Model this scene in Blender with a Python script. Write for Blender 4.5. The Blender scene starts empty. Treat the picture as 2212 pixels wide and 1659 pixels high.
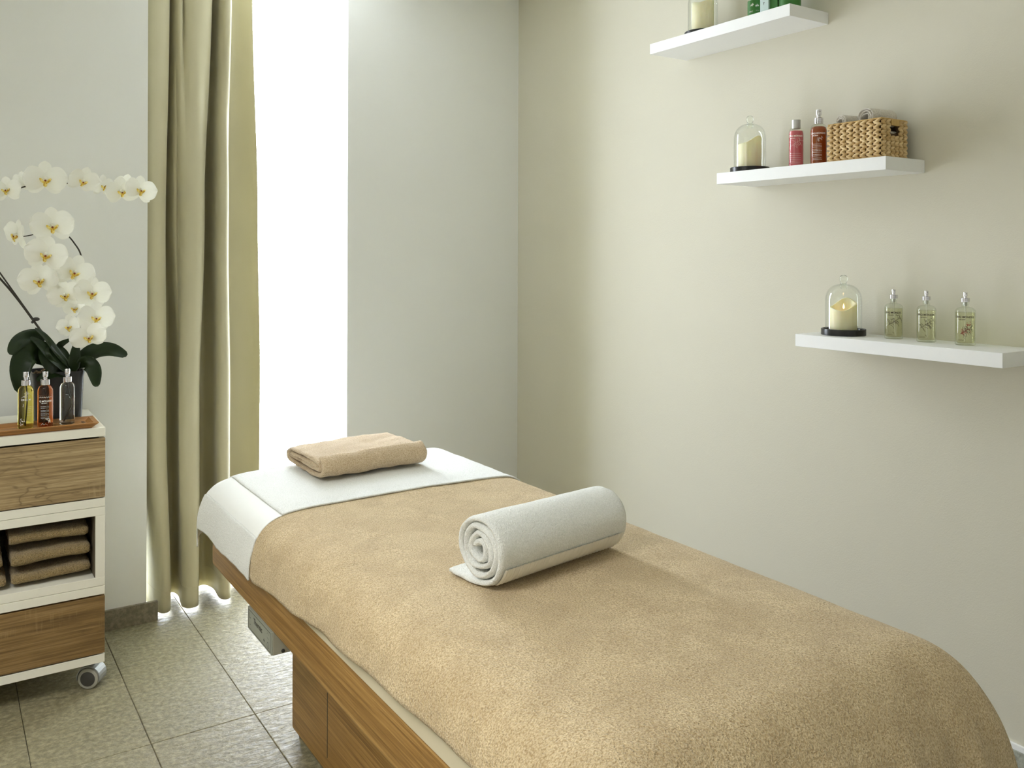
import bpy, bmesh, math, random
from math import sin, cos, pi, radians, sqrt
from mathutils import Vector, Matrix, noise
random.seed(7)
S = bpy.context.scene
COL = S.collection

# ------------------------------------------------------------------ camera
cam = bpy.data.cameras.new('camera'); camo = bpy.data.objects.new('camera', cam); COL.objects.link(camo)
cam.sensor_width = 36; cam.lens = 36 * 1883.8 / 2212; cam.shift_y = -(829.5 - 550.5) / 2212
cam.clip_start = 0.05
camo.matrix_world = Matrix.Translation((0, 0, 1.5)) @ Matrix.Rotation(radians(-33.40), 4, 'Z') @ Matrix.Rotation(radians(90), 4, 'X') @ Matrix.Rotation(radians(0.178), 4, 'Z')
S.camera = camo

# ------------------------------------------------------------------ light
w = bpy.data.worlds.new('sky'); S.world = w; w.use_nodes = True
bg = w.node_tree.nodes['Background']; bg.inputs[0].default_value = (0.92, 0.975, 1.10, 1); bg.inputs[1].default_value = 28.5
def area(name, loc, rot, sx, sy, power, color=(1, 1, 1), portal=False, spread=180):
    l = bpy.data.lights.new(name, 'AREA'); l.shape = 'RECTANGLE'; l.size = sx; l.size_y = sy; l.energy = power; l.color = color
    l.spread = radians(spread)
    if portal: l.cycles.is_portal = True
    o = bpy.data.objects.new(name, l); COL.objects.link(o); o.location = loc; o.rotation_euler = rot
    return o
area('window_portal', (1.15, 4.22, 1.4), (radians(-90), 0, 0), 0.9, 2.75, 1, portal=True)
# added fill light under the ceiling, out of view, lifts the room-side faces
area('added_fill_light', (-1.05, 1.25, 2.80), (0, 0, 0), 1.1, 1.1, 56, (0.99, 0.98, 0.97), spread=125)
S.view_settings.view_transform = 'Standard'; S.view_settings.look = 'None'
S.view_settings.exposure = 0.10; S.view_settings.gamma = 1.0; S.view_settings.use_curve_mapping = False
S.cycles.max_bounces = 14; S.cycles.diffuse_bounces = 9; S.cycles.glossy_bounces = 6; S.cycles.transmission_bounces = 12; S.cycles.transparent_max_bounces = 24
S.cycles.sample_clamp_indirect = 25; S.cycles.caustics_reflective = False; S.cycles.caustics_refractive = False
S.cycles.use_denoising = True

# ------------------------------------------------------------------ helpers
def srgb(r, g, b):
    f = lambda c: (c / 255) / 12.92 if c / 255 <= 0.04045 else ((c / 255 + 0.055) / 1.055) ** 2.4
    return (f(r), f(g), f(b), 1)

def link(name, me, mat, parent=None, loc=None, smooth=False, auto=None):
    if mat is not None and not me.materials:
        for m in (mat if isinstance(mat, (list, tuple)) else [mat]): me.materials.append(m)
    o = bpy.data.objects.new(name, me); COL.objects.link(o)
    if smooth:
        for p in me.polygons: p.use_smooth = True
    if parent: o.parent = parent
    if loc is not None: o.location = loc
    return o

def obj(name, bm, mat, parent=None, smooth=False, base=None, sharp=None):
    """bm in world coordinates; the object's origin goes to its thing's base"""
    off = Vector((0, 0, 0))
    if parent is not None:
        p = parent; off = Vector(p.location)
        while p.parent is not None: p = p.parent; off += Vector(p.location)
    b = Vector(base) if base is not None else off
    bmesh.ops.translate(bm, verts=bm.verts, vec=-b)
    bmesh.ops.recalc_face_normals(bm, faces=bm.faces)
    if sharp is not None:
        for e in bm.edges:
            if len(e.link_faces) == 2 and e.calc_face_angle(0) > radians(sharp): e.smooth = False
    me = bpy.data.meshes.new(name); bm.to_mesh(me); bm.free()
    o = link(name, me, mat, parent, smooth=smooth)
    o.location = b - off
    return o

def tag(o, label, cat, group=None, kind=None):
    if label: o['label'] = label
    if cat: o['category'] = cat
    if group: o['group'] = group
    if kind: o['kind'] = kind
    return o

def thing(name, loc, label, cat, group=None, rz=0):
    o = bpy.data.objects.new(name, None); COL.objects.link(o); o.location = loc; o.rotation_euler = (0, 0, rz)
    o.empty_display_size = 0.02
    return tag(o, label, cat, group)

def copy_tree(o, parent=None):
    c = o.copy(); COL.objects.link(c); c.parent = parent
    for ch in list(o.children): copy_tree(ch, c)
    return c

def struct(name, bm, mat, parent=None, base=None, smooth=False):
    o = obj(name, bm, mat, parent, smooth=smooth, base=base)
    if parent is None: o['kind'] = 'structure'
    return o

def box(bm, x0, x1, y0, y1, z0, z1, bev=0, seg=2):
    r = bmesh.ops.create_cube(bm, size=1.0)
    vs = r['verts']
    for v in vs:
        v.co = Vector((x0 + (v.co.x + .5) * (x1 - x0), y0 + (v.co.y + .5) * (y1 - y0), z0 + (v.co.z + .5) * (z1 - z0)))
    if bev > 0:
        es = list({e for v in vs for e in v.link_edges})
        bmesh.ops.bevel(bm, geom=es, offset=bev, segments=seg, affect='EDGES', profile=.5)
    return vs

def BX(*a, **k):
    bm = bmesh.new(); box(bm, *a, **k); return bm

def lathe(bm, prof, cx=0, cy=0, z0=0, n=40, rx=1.0, closed=True):
    rings = []
    for r, z in prof:
        if r < 1e-6: rings.append([bm.verts.new((cx, cy, z0 + z))])
        else: rings.append([bm.verts.new((cx + r * cos(2 * pi * i / n) * rx, cy + r * sin(2 * pi * i / n), z0 + z)) for i in range(n)])
    for a, b in zip(rings, rings[1:]):
        if len(a) == 1 and len(b) == 1: continue
        for i in range(n):
            j = (i + 1) % n
            if len(a) == 1: bm.faces.new((a[0], b[j], b[i]))
            elif len(b) == 1: bm.faces.new((a[i], a[j], b[0]))
            else: bm.faces.new((a[i], a[j], b[j], b[i]))
    return rings

def catmull(pts, n):
    """n samples per segment through the points (tuples of any length)"""
    P = [Vector(p) for p in pts]; P = [2 * P[0] - P[1]] + P + [2 * P[-1] - P[-2]]
    out = []
    for i in range(1, len(P) - 2):
        for k in range(n):
            t = k / n; a, b, c, d = P[i - 1], P[i], P[i + 1], P[i + 2]
            out.append(0.5 * ((2 * b) + (c - a) * t + (2 * a - 5 * b + 4 * c - d) * t * t + (3 * b - a - 3 * c + d) * t ** 3))
    out.append(P[-2]); return out

def resample(pts, n):
    L = [0]
    for a, b in zip(pts, pts[1:]): L.append(L[-1] + (Vector(b) - Vector(a)).length)
    out = []; j = 0
    for i in range(n):
        s = L[-1] * i / (n - 1)
        while j < len(L) - 2 and L[j + 1] < s: j += 1
        t = (s - L[j]) / max(1e-9, L[j + 1] - L[j])
        out.append(Vector(pts[j]).lerp(Vector(pts[j + 1]), min(1, t)))
    return out

def tube(bm, pts, rad, n=8, caps=True):
    pts = [Vector(p) for p in pts]
    rings = []; up = Vector((0, 0, 1))
    for i, p in enumerate(pts):
        t = (pts[min(i + 1, len(pts) - 1)] - pts[max(i - 1, 0)]).normalized()
        a = t.cross(up)
        if a.length < 1e-3: a = t.cross(Vector((1, 0, 0)))
        a.normalize(); b = t.cross(a).normalized(); up = -b if b.dot(up) < 0 else b
        a = t.cross(up).normalized(); b = a.cross(t)
        r = rad(i / (len(pts) - 1)) if callable(rad) else rad
        rings.append([bm.verts.new(p + a * r * cos(2 * pi * k / n) + b * r * sin(2 * pi * k / n)) for k in range(n)])
    for A, B in zip(rings, rings[1:]):
        for k in range(n): bm.faces.new((A[k], A[(k + 1) % n], B[(k + 1) % n], B[k]))
    if caps: bm.faces.new(rings[0]); bm.faces.new(rings[-1][::-1])

def grid(bm, rows, flip=False, mat=0):
    vs = [[bm.verts.new(p) for p in r] for r in rows]
    for A, B in zip(vs, vs[1:]):
        for k in range(len(A) - 1):
            f = bm.faces.new((A[k], A[k + 1], B[k + 1], B[k])); f.material_index = mat
    return vs

def sheet(bm, fn, nu, nv, thick):
    """closed thick sheet; fn(u,v)->Vector, u,v in 0..1; thickness grows along -normal"""
    P = [[fn(i / nu, j / nv) for j in range(nv + 1)] for i in range(nu + 1)]
    def nrm(i, j):
        a = P[min(i + 1, nu)][j] - P[max(i - 1, 0)][j]; b = P[i][min(j + 1, nv)] - P[i][max(j - 1, 0)]
        return a.cross(b).normalized()
    N = [[nrm(i, j) for j in range(nv + 1)] for i in range(nu + 1)]
    A = [[bm.verts.new(P[i][j]) for j in range(nv + 1)] for i in range(nu + 1)]
    B = [[bm.verts.new(P[i][j] - N[i][j] * thick) for j in range(nv + 1)] for i in range(nu + 1)]
    for i in range(nu):
        for j in range(nv):
            bm.faces.new((A[i][j], A[i + 1][j], A[i + 1][j + 1], A[i][j + 1]))
            bm.faces.new((B[i][j], B[i][j + 1], B[i + 1][j + 1], B[i + 1][j]))
    for i in range(nu):
        bm.faces.new((A[i][0], B[i][0], B[i + 1][0], A[i + 1][0])); bm.faces.new((A[i][nv], A[i + 1][nv], B[i + 1][nv], B[i][nv]))
    for j in range(nv):
        bm.faces.new((A[0][j], A[0][j + 1], B[0][j + 1], B[0][j])); bm.faces.new((A[nu][j], B[nu][j], B[nu][j + 1], A[nu][j + 1]))

def nz(x, y, z, s=1): return noise.noise(Vector((x * s, y * s, z * s)))

# ------------------------------------------------------------------ materials
class NT:
    def __init__(self, name):
        self.m = bpy.data.materials.new(name); self.m.use_nodes = True
        self.t = self.m.node_tree; self.b = self.t.nodes['Principled BSDF']; self.out = self.t.nodes['Material Output']
    def n(self, typ, **k):
        x = self.t.nodes.new(typ)
        for a, v in k.items():
            if a in ('ins',):
                for i, val in v.items(): x.inputs[i].default_value = val
            else: setattr(x, a, v)
        return x
    def l(self, a, b): self.t.links.new(a, b)
    def coord(self, scale=(1, 1, 1), rot=(0, 0, 0), kind='Object'):
        c = self.n('ShaderNodeTexCoord'); mp = self.n('ShaderNodeMapping'); mp.inputs['Scale'].default_value = scale; mp.inputs['Rotation'].default_value = rot
        self.l(c.outputs[kind], mp.inputs[0]); return mp.outputs[0]
    def wpos(self, scale=(1, 1, 1)):
        g = self.n('ShaderNodeNewGeometry'); mp = self.n('ShaderNodeMapping'); mp.inputs['Scale'].default_value = scale
        self.l(g.outputs['Position'], mp.inputs[0]); return mp.outputs[0]
    def noise(self, vec, scale, detail=3, rough=.5, dist=0):
        x = self.n('ShaderNodeTexNoise'); x.inputs['Scale'].default_value = scale; x.inputs['Detail'].default_value = detail
        x.inputs['Roughness'].default_value = rough; x.inputs['Distortion'].default_value = dist; self.l(vec, x.inputs['Vector']); return x.outputs['Fac']
    def ramp(self, fac, stops):
        r = self.n('ShaderNodeValToRGB'); e = r.color_ramp.elements
        while len(e) < len(stops): e.new(0.5)
        for k, (p, c) in enumerate(stops): e[k].position = p; e[k].color = c
        self.l(fac, r.inputs[0]); return r.outputs[0]
    def math(self, op, a, b=0.0):
        x = self.n('ShaderNodeMath', operation=op)
        for i, v in enumerate((a, b)):
            if hasattr(v, 'links'): self.l(v, x.inputs[i])
            else: x.inputs[i].default_value = v
        return x.outputs[0]
    def mix(self, fac, a, b, blend='MIX'):
        x = self.n('ShaderNodeMix', data_type='RGBA', blend_type=blend)
        for i, v in ((0, fac), (6, a), (7, b)):
            if hasattr(v, 'links'): self.l(v, x.inputs[i])
            else: x.inputs[i].default_value = v
        return x.outputs[2]
    def bump(self, h, strength=.5, dist=.01, prev=None):
        x = self.n('ShaderNodeBump'); x.inputs['Strength'].default_value = strength; x.inputs['Distance'].default_value = dist
        self.l(h, x.inputs['Height'])
        if prev is not None: self.l(prev, x.inputs['Normal'])
        return x.outputs[0]
    def set(self, **k):
        for a, v in k.items():
            a = a.replace('_', ' ')
            if hasattr(v, 'links'): self.l(v, self.b.inputs[a])
            else: self.b.inputs[a].default_value = v
        return self

def plain(name, col, rough=.5, metal=0, **k):
    t = NT(name); t.set(Base_Color=col, Roughness=rough, Metallic=metal, **k)
    v = t.noise(t.coord(), 60, 2)
    t.l(t.mix(.06, col, t.mix(v, (col[0] * .7, col[1] * .7, col[2] * .7, 1), col)), t.b.inputs['Base Color'])
    return t.m

def paint(name, col, bump=.12):
    t = NT(name); p = t.wpos()
    n1 = t.noise(p, 1.2, 2); c = t.mix(n1, (col[0] * .985, col[1] * .985, col[2] * .985, 1), col)
    t.set(Base_Color=c, Roughness=.75)
    t.set(Normal=t.bump(t.noise(p, 260, 3), bump, .0012)); t.b.inputs['Specular IOR Level'].default_value = .25
    return t.m

M = {}
M['white_paint'] = paint('white_paint', srgb(232, 233, 229))
M['beige_paint'] = paint('beige_paint', srgb(207, 203, 186), .35)
M['ceiling_paint'] = paint('ceiling_paint', srgb(238, 238, 232))

def stone(name, c1, c2, c3, wet=.5, slate=1.0):
    t = NT(name); p = t.wpos()
    a = t.noise(p, 3.2, 6, .6); b = t.noise(p, 60, 5, .65); s = t.noise(p, 420, 2, .5)
    col = t.ramp(b, [(.40, c1), (.52, c2), (.63, c3)])
    col = t.mix(t.math('MULTIPLY', t.math('GREATER_THAN', s, .66), .45), col, srgb(190, 184, 160))
    col = t.mix(t.math('MULTIPLY', t.math('LESS_THAN', s, .36), .35), col, srgb(70, 64, 48))
    col = t.mix(.35, col, t.mix(a, c1, c3))
    h1 = t.noise(t.wpos((1.0, 2.2, 1.0)), 20, 7, .62, .35); h2 = t.noise(p, 130, 4, .6)
    n1 = t.bump(h1, .75 * slate, .013); n2 = t.bump(h2, .45 * slate, .003, n1)
    rg = t.ramp(t.noise(p, 40, 4), [(.3, (wet - .04,) * 3 + (1,)), (.7, (wet + .16,) * 3 + (1,))])
    t.set(Base_Color=col, Roughness=rg, Normal=n2); return t.m
M['slate_tile'] = stone('slate_tile', srgb(104, 98, 72), srgb(134, 127, 98), srgb(162, 153, 120), .50, 1.0)
M['stone_plinth'] = stone('stone_plinth', srgb(104, 97, 80), srgb(126, 118, 100), srgb(148, 140, 120), .6, .25)
M['granite'] = stone('granite', srgb(128, 130, 116), srgb(158, 160, 148), srgb(182, 184, 172), .6, .25)
M['grout'] = plain('grout', srgb(52, 48, 38), .9)

def oak(name, dark, mid, light, axis='y', figure=0.0, fine=1.0):
    t = NT(name)
    sc = {'y': (150, 2.2, 150), 'x': (2.2, 110, 110), 'z': (150, 150, 2.2)}[axis]
    sc2 = {'y': (520, 14, 520), 'x': (14, 460, 460), 'z': (520, 520, 14)}[axis]
    g = t.noise(t.coord(sc), 1, 5, .6, .4); f = t.noise(t.coord(sc2), 1, 3, .6)
    col = t.ramp(g, [(.3, dark), (.5, mid), (.72, light)])
    col = t.mix(t.math('MULTIPLY', t.ramp(f, [(.35, (1, 1, 1, 1)), (.5, (0, 0, 0, 1))]), .45), col, dark)
    if figure:
        q = t.noise(t.coord((3.0, 1, 10.5)), 1, 3, .55, .6)
        rg = t.math('PINGPONG', t.math('MULTIPLY', q, 15), 1.0)
        msk = t.ramp(t.noise(t.coord((1.6, 1, 5)), 1, 2), [(.42, (0, 0, 0, 1)), (.60, (1, 1, 1, 1))])
        col = t.mix(t.math('MULTIPLY', t.math('MULTIPLY', t.ramp(rg, [(.0, (1, 1, 1, 1)), (.25, (.25, .25, .25, 1)), (.9, (0, 0, 0, 1))]), msk), figure), col, dark)
        # saw marks across the grain
        sm = t.noise(t.coord((160, 1, 9)), 1, 2); m2 = t.ramp(t.noise(t.coord((7, 1, 9)), 1, 2), [(.56, (0, 0, 0, 1)), (.66, (1, 1, 1, 1))])
        col = t.mix(t.math('MULTIPLY', t.math('MULTIPLY', t.math('GREATER_THAN', sm, .58), m2), .35), col, light)
    t.set(Base_Color=col, Roughness=.5, Normal=t.bump(f, .15, .001)); return t.m
M['oak_table'] = oak('oak_table', srgb(112, 78, 34), srgb(148, 111, 56), srgb(178, 141, 82), 'y')
M['oak_drawer'] = oak('oak_drawer', srgb(108, 88, 58), srgb(160, 137, 98), srgb(188, 167, 128), 'x', .85)
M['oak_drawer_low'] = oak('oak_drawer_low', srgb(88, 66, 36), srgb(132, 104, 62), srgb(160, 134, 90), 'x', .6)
M['bamboo'] = oak('bamboo', srgb(120, 78, 34), srgb(168, 118, 62), srgb(196, 148, 88), 'x')

def terry(name, c, c2, scale=420, bump=1.0, patch=.18, dist=.004, aniso=(1, 1, 1)):
    t = NT(name); p = t.coord(aniso)
    a = t.noise(p, scale, 3, .6); b = t.noise(p, scale * .38, 3, .6); big = t.noise(t.coord(), 9, 4, .6, .6)
    col = t.mix(t.ramp(a, [(.35, (0, 0, 0, 1)), (.62, (1, 1, 1, 1))]), c2, c)
    d = (c2[0] * .82, c2[1] * .80, c2[2] * .76, 1)
    col = t.mix(t.math('MULTIPLY', t.ramp(big, [(.40, (1, 1, 1, 1)), (.62, (0, 0, 0, 1))]), patch), col, d)
    n1 = t.bump(b, bump * .8, dist); n2 = t.bump(a, bump, dist * .6, n1)
    t.set(Base_Color=col, Roughness=.95, Normal=n2); t.b.inputs['Sheen Weight'].default_value = .25; t.b.inputs['Sheen Roughness'].default_value = .5
    t.b.inputs['Specular IOR Level'].default_value = .1
    return t.m
M['terry_tan'] = terry('terry_tan', srgb(224, 204, 164), srgb(172, 146, 104), 290, 1.2, .30, .005)
M['terry_sand'] = terry('terry_sand', srgb(222, 203, 172), srgb(184, 158, 124), 330, 1.2)
M['terry_brown'] = terry('terry_brown', srgb(188, 164, 116), srgb(122, 102, 62), 330, 1.4, .25, .006)
M['terry_white'] = terry('terry_white', srgb(244, 245, 241), srgb(224, 226, 220), 380, 1.0, .05, .0045)
M['terry_grey'] = terry('terry_grey', srgb(232, 226, 214), srgb(196, 188, 174), 420, .9, .2)
def ribbed(name, c, axis, pitch):
    t = NT(name); wv = t.n('ShaderNodeTexWave', wave_type='BANDS', bands_direction=axis.upper()); wv.inputs['Scale'].default_value = 1 / pitch * .314
    t.l(t.coord(), wv.inputs[0]); t.set(Base_Color=c, Roughness=.9, Normal=t.bump(wv.outputs['Fac'], .5, .0015)); return t.m
M['band_white'] = ribbed('band_white', srgb(234, 235, 231), 'y', .004)
M['band_rib'] = ribbed('band_rib', srgb(236, 233, 224), 'x', .0075)
M['sheet_cream'] = plain('sheet_cream', srgb(196, 186, 158), .8)

def curtain_mat():
    t = NT('curtain_cloth'); p = t.coord()
    wv = t.noise(t.coord((900, 900, 900)), 1, 1); 
    c = t.mix(t.noise(p, 4, 2), srgb(190, 184, 152), srgb(202, 196, 164))
    t.set(Base_Color=c, Roughness=.55, Normal=t.bump(wv, .12, .0006)); t.b.inputs['Sheen Weight'].default_value = .25
    tr = t.n('ShaderNodeBsdfTranslucent'); tr.inputs[0].default_value = srgb(186, 180, 146)
    mx = t.n('ShaderNodeMixShader'); mx.inputs[0].default_value = .012
    t.l(t.b.outputs[0], mx.inputs[1]); t.l(tr.outputs[0], mx.inputs[2]); t.l(mx.outputs[0], t.out.inputs[0]); return t.m
M['curtain'] = curtain_mat()

M['laminate'] = plain('laminate', srgb(230, 228, 214), .4)
M['laminate_shade'] = plain('laminate_shade', srgb(92, 82, 64), .6)  # darkened laminate, the shade inside the trolley is put into its colour
M['shelf_white'] = plain('shelf_white', srgb(240, 241, 240), .45)
M['black'] = plain('black_lacquer', srgb(22, 21, 22), .3)
M['pot'] = plain('pot_glaze', srgb(36, 37, 39), .38)
M['alu'] = plain('aluminium', srgb(224, 222, 226), .16, 1.0)
M['alu_flat'] = plain('aluminium_brushed', srgb(196, 196, 192), .42, .9)
M['steel_box'] = plain('steel_box', srgb(176, 176, 158), .5, .2)
M['steel_face'] = plain('steel_face', srgb(168, 172, 160), .42, .3)
M['ink_dark'] = plain('ink_dark', srgb(44, 24, 20), .6)
M['ink_red'] = plain('ink_red', srgb(150, 50, 45), .6)
M['ink_white'] = plain('ink_white', srgb(244, 240, 232), .6)
M['rubber_grey'] = plain('rubber_grey', srgb(158, 156, 144), .5)
M['plastic_dark'] = plain('plastic_dark', srgb(58, 56, 52), .45)
M['plastic_silver'] = plain('plastic_silver', srgb(150, 152, 150), .4, .3)
M['green_pack'] = plain('green_pack', srgb(50, 112, 38), .45)
M['pale_pack'] = plain('pale_pack', srgb(208, 226, 226), .5)
M['white_pack'] = plain('white_pack', srgb(232, 234, 234), .45)
M['tube_plastic'] = plain('tube_plastic', srgb(226, 224, 214), .4)
M['frame_metal'] = plain('frame_metal', srgb(205, 206, 202), .5)
M['bark'] = stone('bark_chips', srgb(70, 52, 34), srgb(110, 86, 58), srgb(150, 124, 88), .8, 1.5)
M['stem'] = plain('stem_dark', srgb(44, 36, 26), .5)
M['wick'] = plain('wick', srgb(40, 34, 28), .9)

def wicker():
    t = NT('wicker'); inf = t.n('ShaderNodeObjectInfo'); g = t.noise(t.coord((30, 400, 400)), 1, 3)
    c = t.mix(inf.outputs['Random'], srgb(192, 158, 102), srgb(232, 206, 156))
    c = t.mix(t.math('MULTIPLY', t.ramp(g, [(.35, (1, 1, 1, 1)), (.6, (0, 0, 0, 1))]), .35), c, srgb(140, 98, 50))
    t.set(Base_Color=c, Roughness=.6, Normal=t.bump(g, .4, .0006)); return t.m
M['wicker'] = wicker()
M['wicker_dark'] = plain('wicker_core', srgb(78, 54, 26), .8)
M['wicker_rim'] = plain('wicker_rim', srgb(206, 172, 108), .6)

def leafm():
    t = NT('leaf'); p = t.coord(); n = t.noise(p, 30, 3)
    t.set(Base_Color=t.mix(n, srgb(30, 46, 18), srgb(46, 66, 30)), Roughness=.38); return t.m
M['leaf'] = leafm()
def petal():
    t = NT('petal'); p = t.coord((1, 1, 1)); n = t.noise(t.coord((60, 12, 60)), 1, 3)
    c = t.mix(n, srgb(246, 246, 240), srgb(253, 253, 252)); t.set(Base_Color=c, Roughness=.6, Normal=t.bump(n, .15, .001))
    tr = t.n('ShaderNodeBsdfTranslucent'); tr.inputs[0].default_value = srgb(240, 240, 222)
    mx = t.n('ShaderNodeMixShader'); mx.inputs[0].default_value = .3
    t.l(t.b.outputs[0], mx.inputs[1]); t.l(tr.outputs[0], mx.inputs[2]); t.l(mx.outputs[0], t.out.inputs[0]); return t.m
M['petal'] = petal()
def lipm():
    t = NT('orchid_lip'); n = t.noise(t.coord(), 160, 2)
    t.set(Base_Color=t.ramp(n, [(.34, srgb(150, 60, 24)), (.42, srgb(226, 190, 50)), (.62, srgb(244, 230, 150))]), Roughness=.5); return t.m
M['lip'] = lipm()
M['lip_throat'] = plain('lip_throat', srgb(132, 46, 26), .5)

def wax():
    t = NT('candle_wax'); t.set(Base_Color=srgb(240, 230, 190), Roughness=.5); t.b.inputs['Subsurface Weight'].default_value = .5
    t.b.inputs['Subsurface Radius'].default_value = (.02, .014, .006); t.b.inputs['Subsurface Scale'].default_value = 1
    n = t.noise(t.coord(), 25, 2); t.l(t.mix(n, srgb(238, 228, 186), srgb(246, 240, 208)), t.b.inputs['Base Color']); return t.m
M['wax'] = wax()
def flame():
    t = NT('flame'); t.b.inputs['Emission Color'].default_value = (1, .55, .18, 1); t.b.inputs['Emission Strength'].default_value = 6; t.set(Base_Color=(1, .6, .3, 1)); return t.m
M['flame'] = flame()
def thin_glass(name, tint=(1, 1, 1, 1), refl=1.0):
    t = NT(name); tp = t.n('ShaderNodeBsdfTransparent'); tp.inputs[0].default_value = tint
    gl = t.n('ShaderNodeBsdfGlossy'); gl.inputs['Roughness'].default_value = .02
    lw = t.n('ShaderNodeLayerWeight'); lw.inputs[0].default_value = .5
    sch = t.math('ADD', t.math('MULTIPLY', t.math('POWER', lw.outputs['Facing'], 5.0), .96), .04)   # Schlick reflectance of a thin pane
    n = t.noise(t.coord(), 8, 1); f = t.math('MULTIPLY', sch, t.math('MULTIPLY', t.math('ADD', t.math('MULTIPLY', n, .1), .95), refl))
    mx = t.n('ShaderNodeMixShader'); t.l(f, mx.inputs[0]); t.l(tp.outputs[0], mx.inputs[1]); t.l(gl.outputs[0], mx.inputs[2]); t.l(mx.outputs[0], t.out.inputs[0]); return t.m
M['dome_glass'] = thin_glass('dome_glass', (.985, .992, .983, 1))
M['window_glass'] = thin_glass('window_glass', (.97, .98, .975, 1), .6)
M['bottle_shell'] = thin_glass('bottle_shell', (.95, .97, .93, 1))
def liquid(name, col, ior=1.42):
    t = NT(name); n = t.noise(t.coord(), 20, 1); t.set(Base_Color=col, Roughness=.02, IOR=ior)
    t.l(t.mix(n, col, (min(1, col[0] * 1.04), min(1, col[1] * 1.04), min(1, col[2] * 1.04), 1)), t.b.inputs['Base Color'])
    t.b.inputs['Transmission Weight'].default_value = 1.0; return t.m
M['liq_yellow'] = liquid('liquid_yellow', (.92, .78, .16, 1))
M['liq_amber'] = liquid('liquid_amber', (.60, .15, .03, 1))
M['liq_clear'] = liquid('liquid_clear', (.90, .92, .84, 1))
M['liq_pale'] = thin_glass('liquid_pale', (.94, .93, .82, 1), .8)
def tinted(name, col, a):
    t = NT(name); t.set(Base_Color=col, Roughness=.08); tp = t.n('ShaderNodeBsdfTransparent'); tp.inputs[0].default_value = (min(1, col[0] * 1.6 + .1), min(1, col[1] * 1.6 + .05), min(1, col[2] * 1.6 + .05), 1)
    n = t.noise(t.coord(), 12, 1); mx = t.n('ShaderNodeMixShader'); t.l(t.math('MULTIPLY_ADD', n, .05), mx.inputs[0]); mx.inputs[0].default_value = a
    t.t.links.remove(mx.inputs[0].links[0]); mx.inputs[0].default_value = a
    t.l(tp.outputs[0], mx.inputs[1]); t.l(t.b.outputs[0], mx.inputs[2]); t.l(mx.outputs[0], t.out.inputs[0]); return t.m
M['pink_lotion'] = tinted('pink_lotion', srgb(216, 110, 122), .8)
M['amber_oil'] = tinted('amber_oil', srgb(168, 90, 40), .55)

# ------------------------------------------------------------------ the room
XW, YW, XL, YF, ZC = 2.5325, 3.785, -1.75, -1.5, 2.85
WX0, WX1, YG = 0.716, 1.584, 4.17          # window opening and glass plane
floor = struct('floor', BX(XL, XW + .1, YF, 4.3, -.08, -.006), M['grout'])
TW, TL = .3185, .955
def tile_mesh(name, w, l):
    bm = BX(0, w - .0018, 0, l - .0018, -.02, 0, bev=.0015, seg=1); me = bpy.data.meshes.new(name)
    bm.to_mesh(me); bm.free(); me.materials.append(M['slate_tile']); return me
tm = tile_mesh('tile', TW, TL); tml = tile_mesh('tile_long', TW, 1.44)     # the row at the window runs on into the recess
xs = [.5525 + k * TW for k in range(-7, 7)]; ys = [2.834 + k * TL for k in range(-4, 1)]
for x in xs:
    if x + TW < XL or x > XW: continue
    for y in ys:
        last = y > 2.8
        if x + TW > XW or x < XL: 
            x0, x1 = max(x, XL), min(x + TW, XW)
            o = link('tile', tile_mesh('tile_cut', x1 - x0, 1.44 if last else TL), None, floor, (x0, y, 0))
        else: o = link('tile', tml if last else tm, None, floor, (x, y, random.uniform(-.0006, .0004)))
bm = bmesh.new()
box(bm, XL, WX0, YW, 4.3, 0, ZC); box(bm, WX1, XW + .12, YW, 4.3, 0, ZC)
struct('wall_back', bm, M['white_paint'])
struct('wall_right', BX(XW, XW + .12, YF - .1, YW, 0, ZC), M['beige_paint'])
struct('wall_left', BX(XL - .1, XL, YF - .1, 4.3, 0, ZC), M['white_paint'])
struct('wall_front', BX(XL, XW, YF - .1, YF, 0, ZC), M['white_paint'])
struct('ceiling', BX(XL - .1, XW + .12, YF - .1, 4.3, ZC, ZC + .1), M['ceiling_paint'])
struct('baseboard_back', BX(XL, .758, YW - .014, YW, 0, .081, bev=.0012), M['stone_plinth'])
struct('baseboard_back', BX(WX1 + .02, XW, YW - .014, YW, 0, .081, bev=.0012), M['stone_plinth'])
struct('baseboard_right', BX(XW - .014, XW, YF, YW - .014, 0, .118, bev=.0012), M['granite'])
struct('trim_1', BX(XW - .009, XW, YF, YW - .014, .118, .134, bev=.001), M['shelf_white'])
# window: slim frame and a full-height pane
win = BX(WX0, WX0 + .035, YG - .03, YG + .03, 0, ZC); box(win, WX1 - .006, WX1, YG - .03, YG + .03, 0, ZC)
box(win, WX0, WX1, YG - .03, YG + .03, 0, .02); box(win, WX0, WX1, YG - .03, YG + .03, ZC - .05, ZC)
wf = struct('window_1', win, M['frame_metal'])
obj('pane', BX(WX0 + .03, WX1 - .005, YG - .004, YG + .004, .018, ZC - .04), M['window_glass'], wf)
# made-up ceiling panel out of view, housing for the added fill light
lp = thing('added_fill_panel', (-1.05, 1.25, ZC), 'square flat white ceiling panel added out of view for the fill light', 'lamp')
obj('fill_panel_frame', BX(-1.62, -.48, .68, 1.82, 2.812, ZC, bev=.004), M['shelf_white'], lp)

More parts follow.
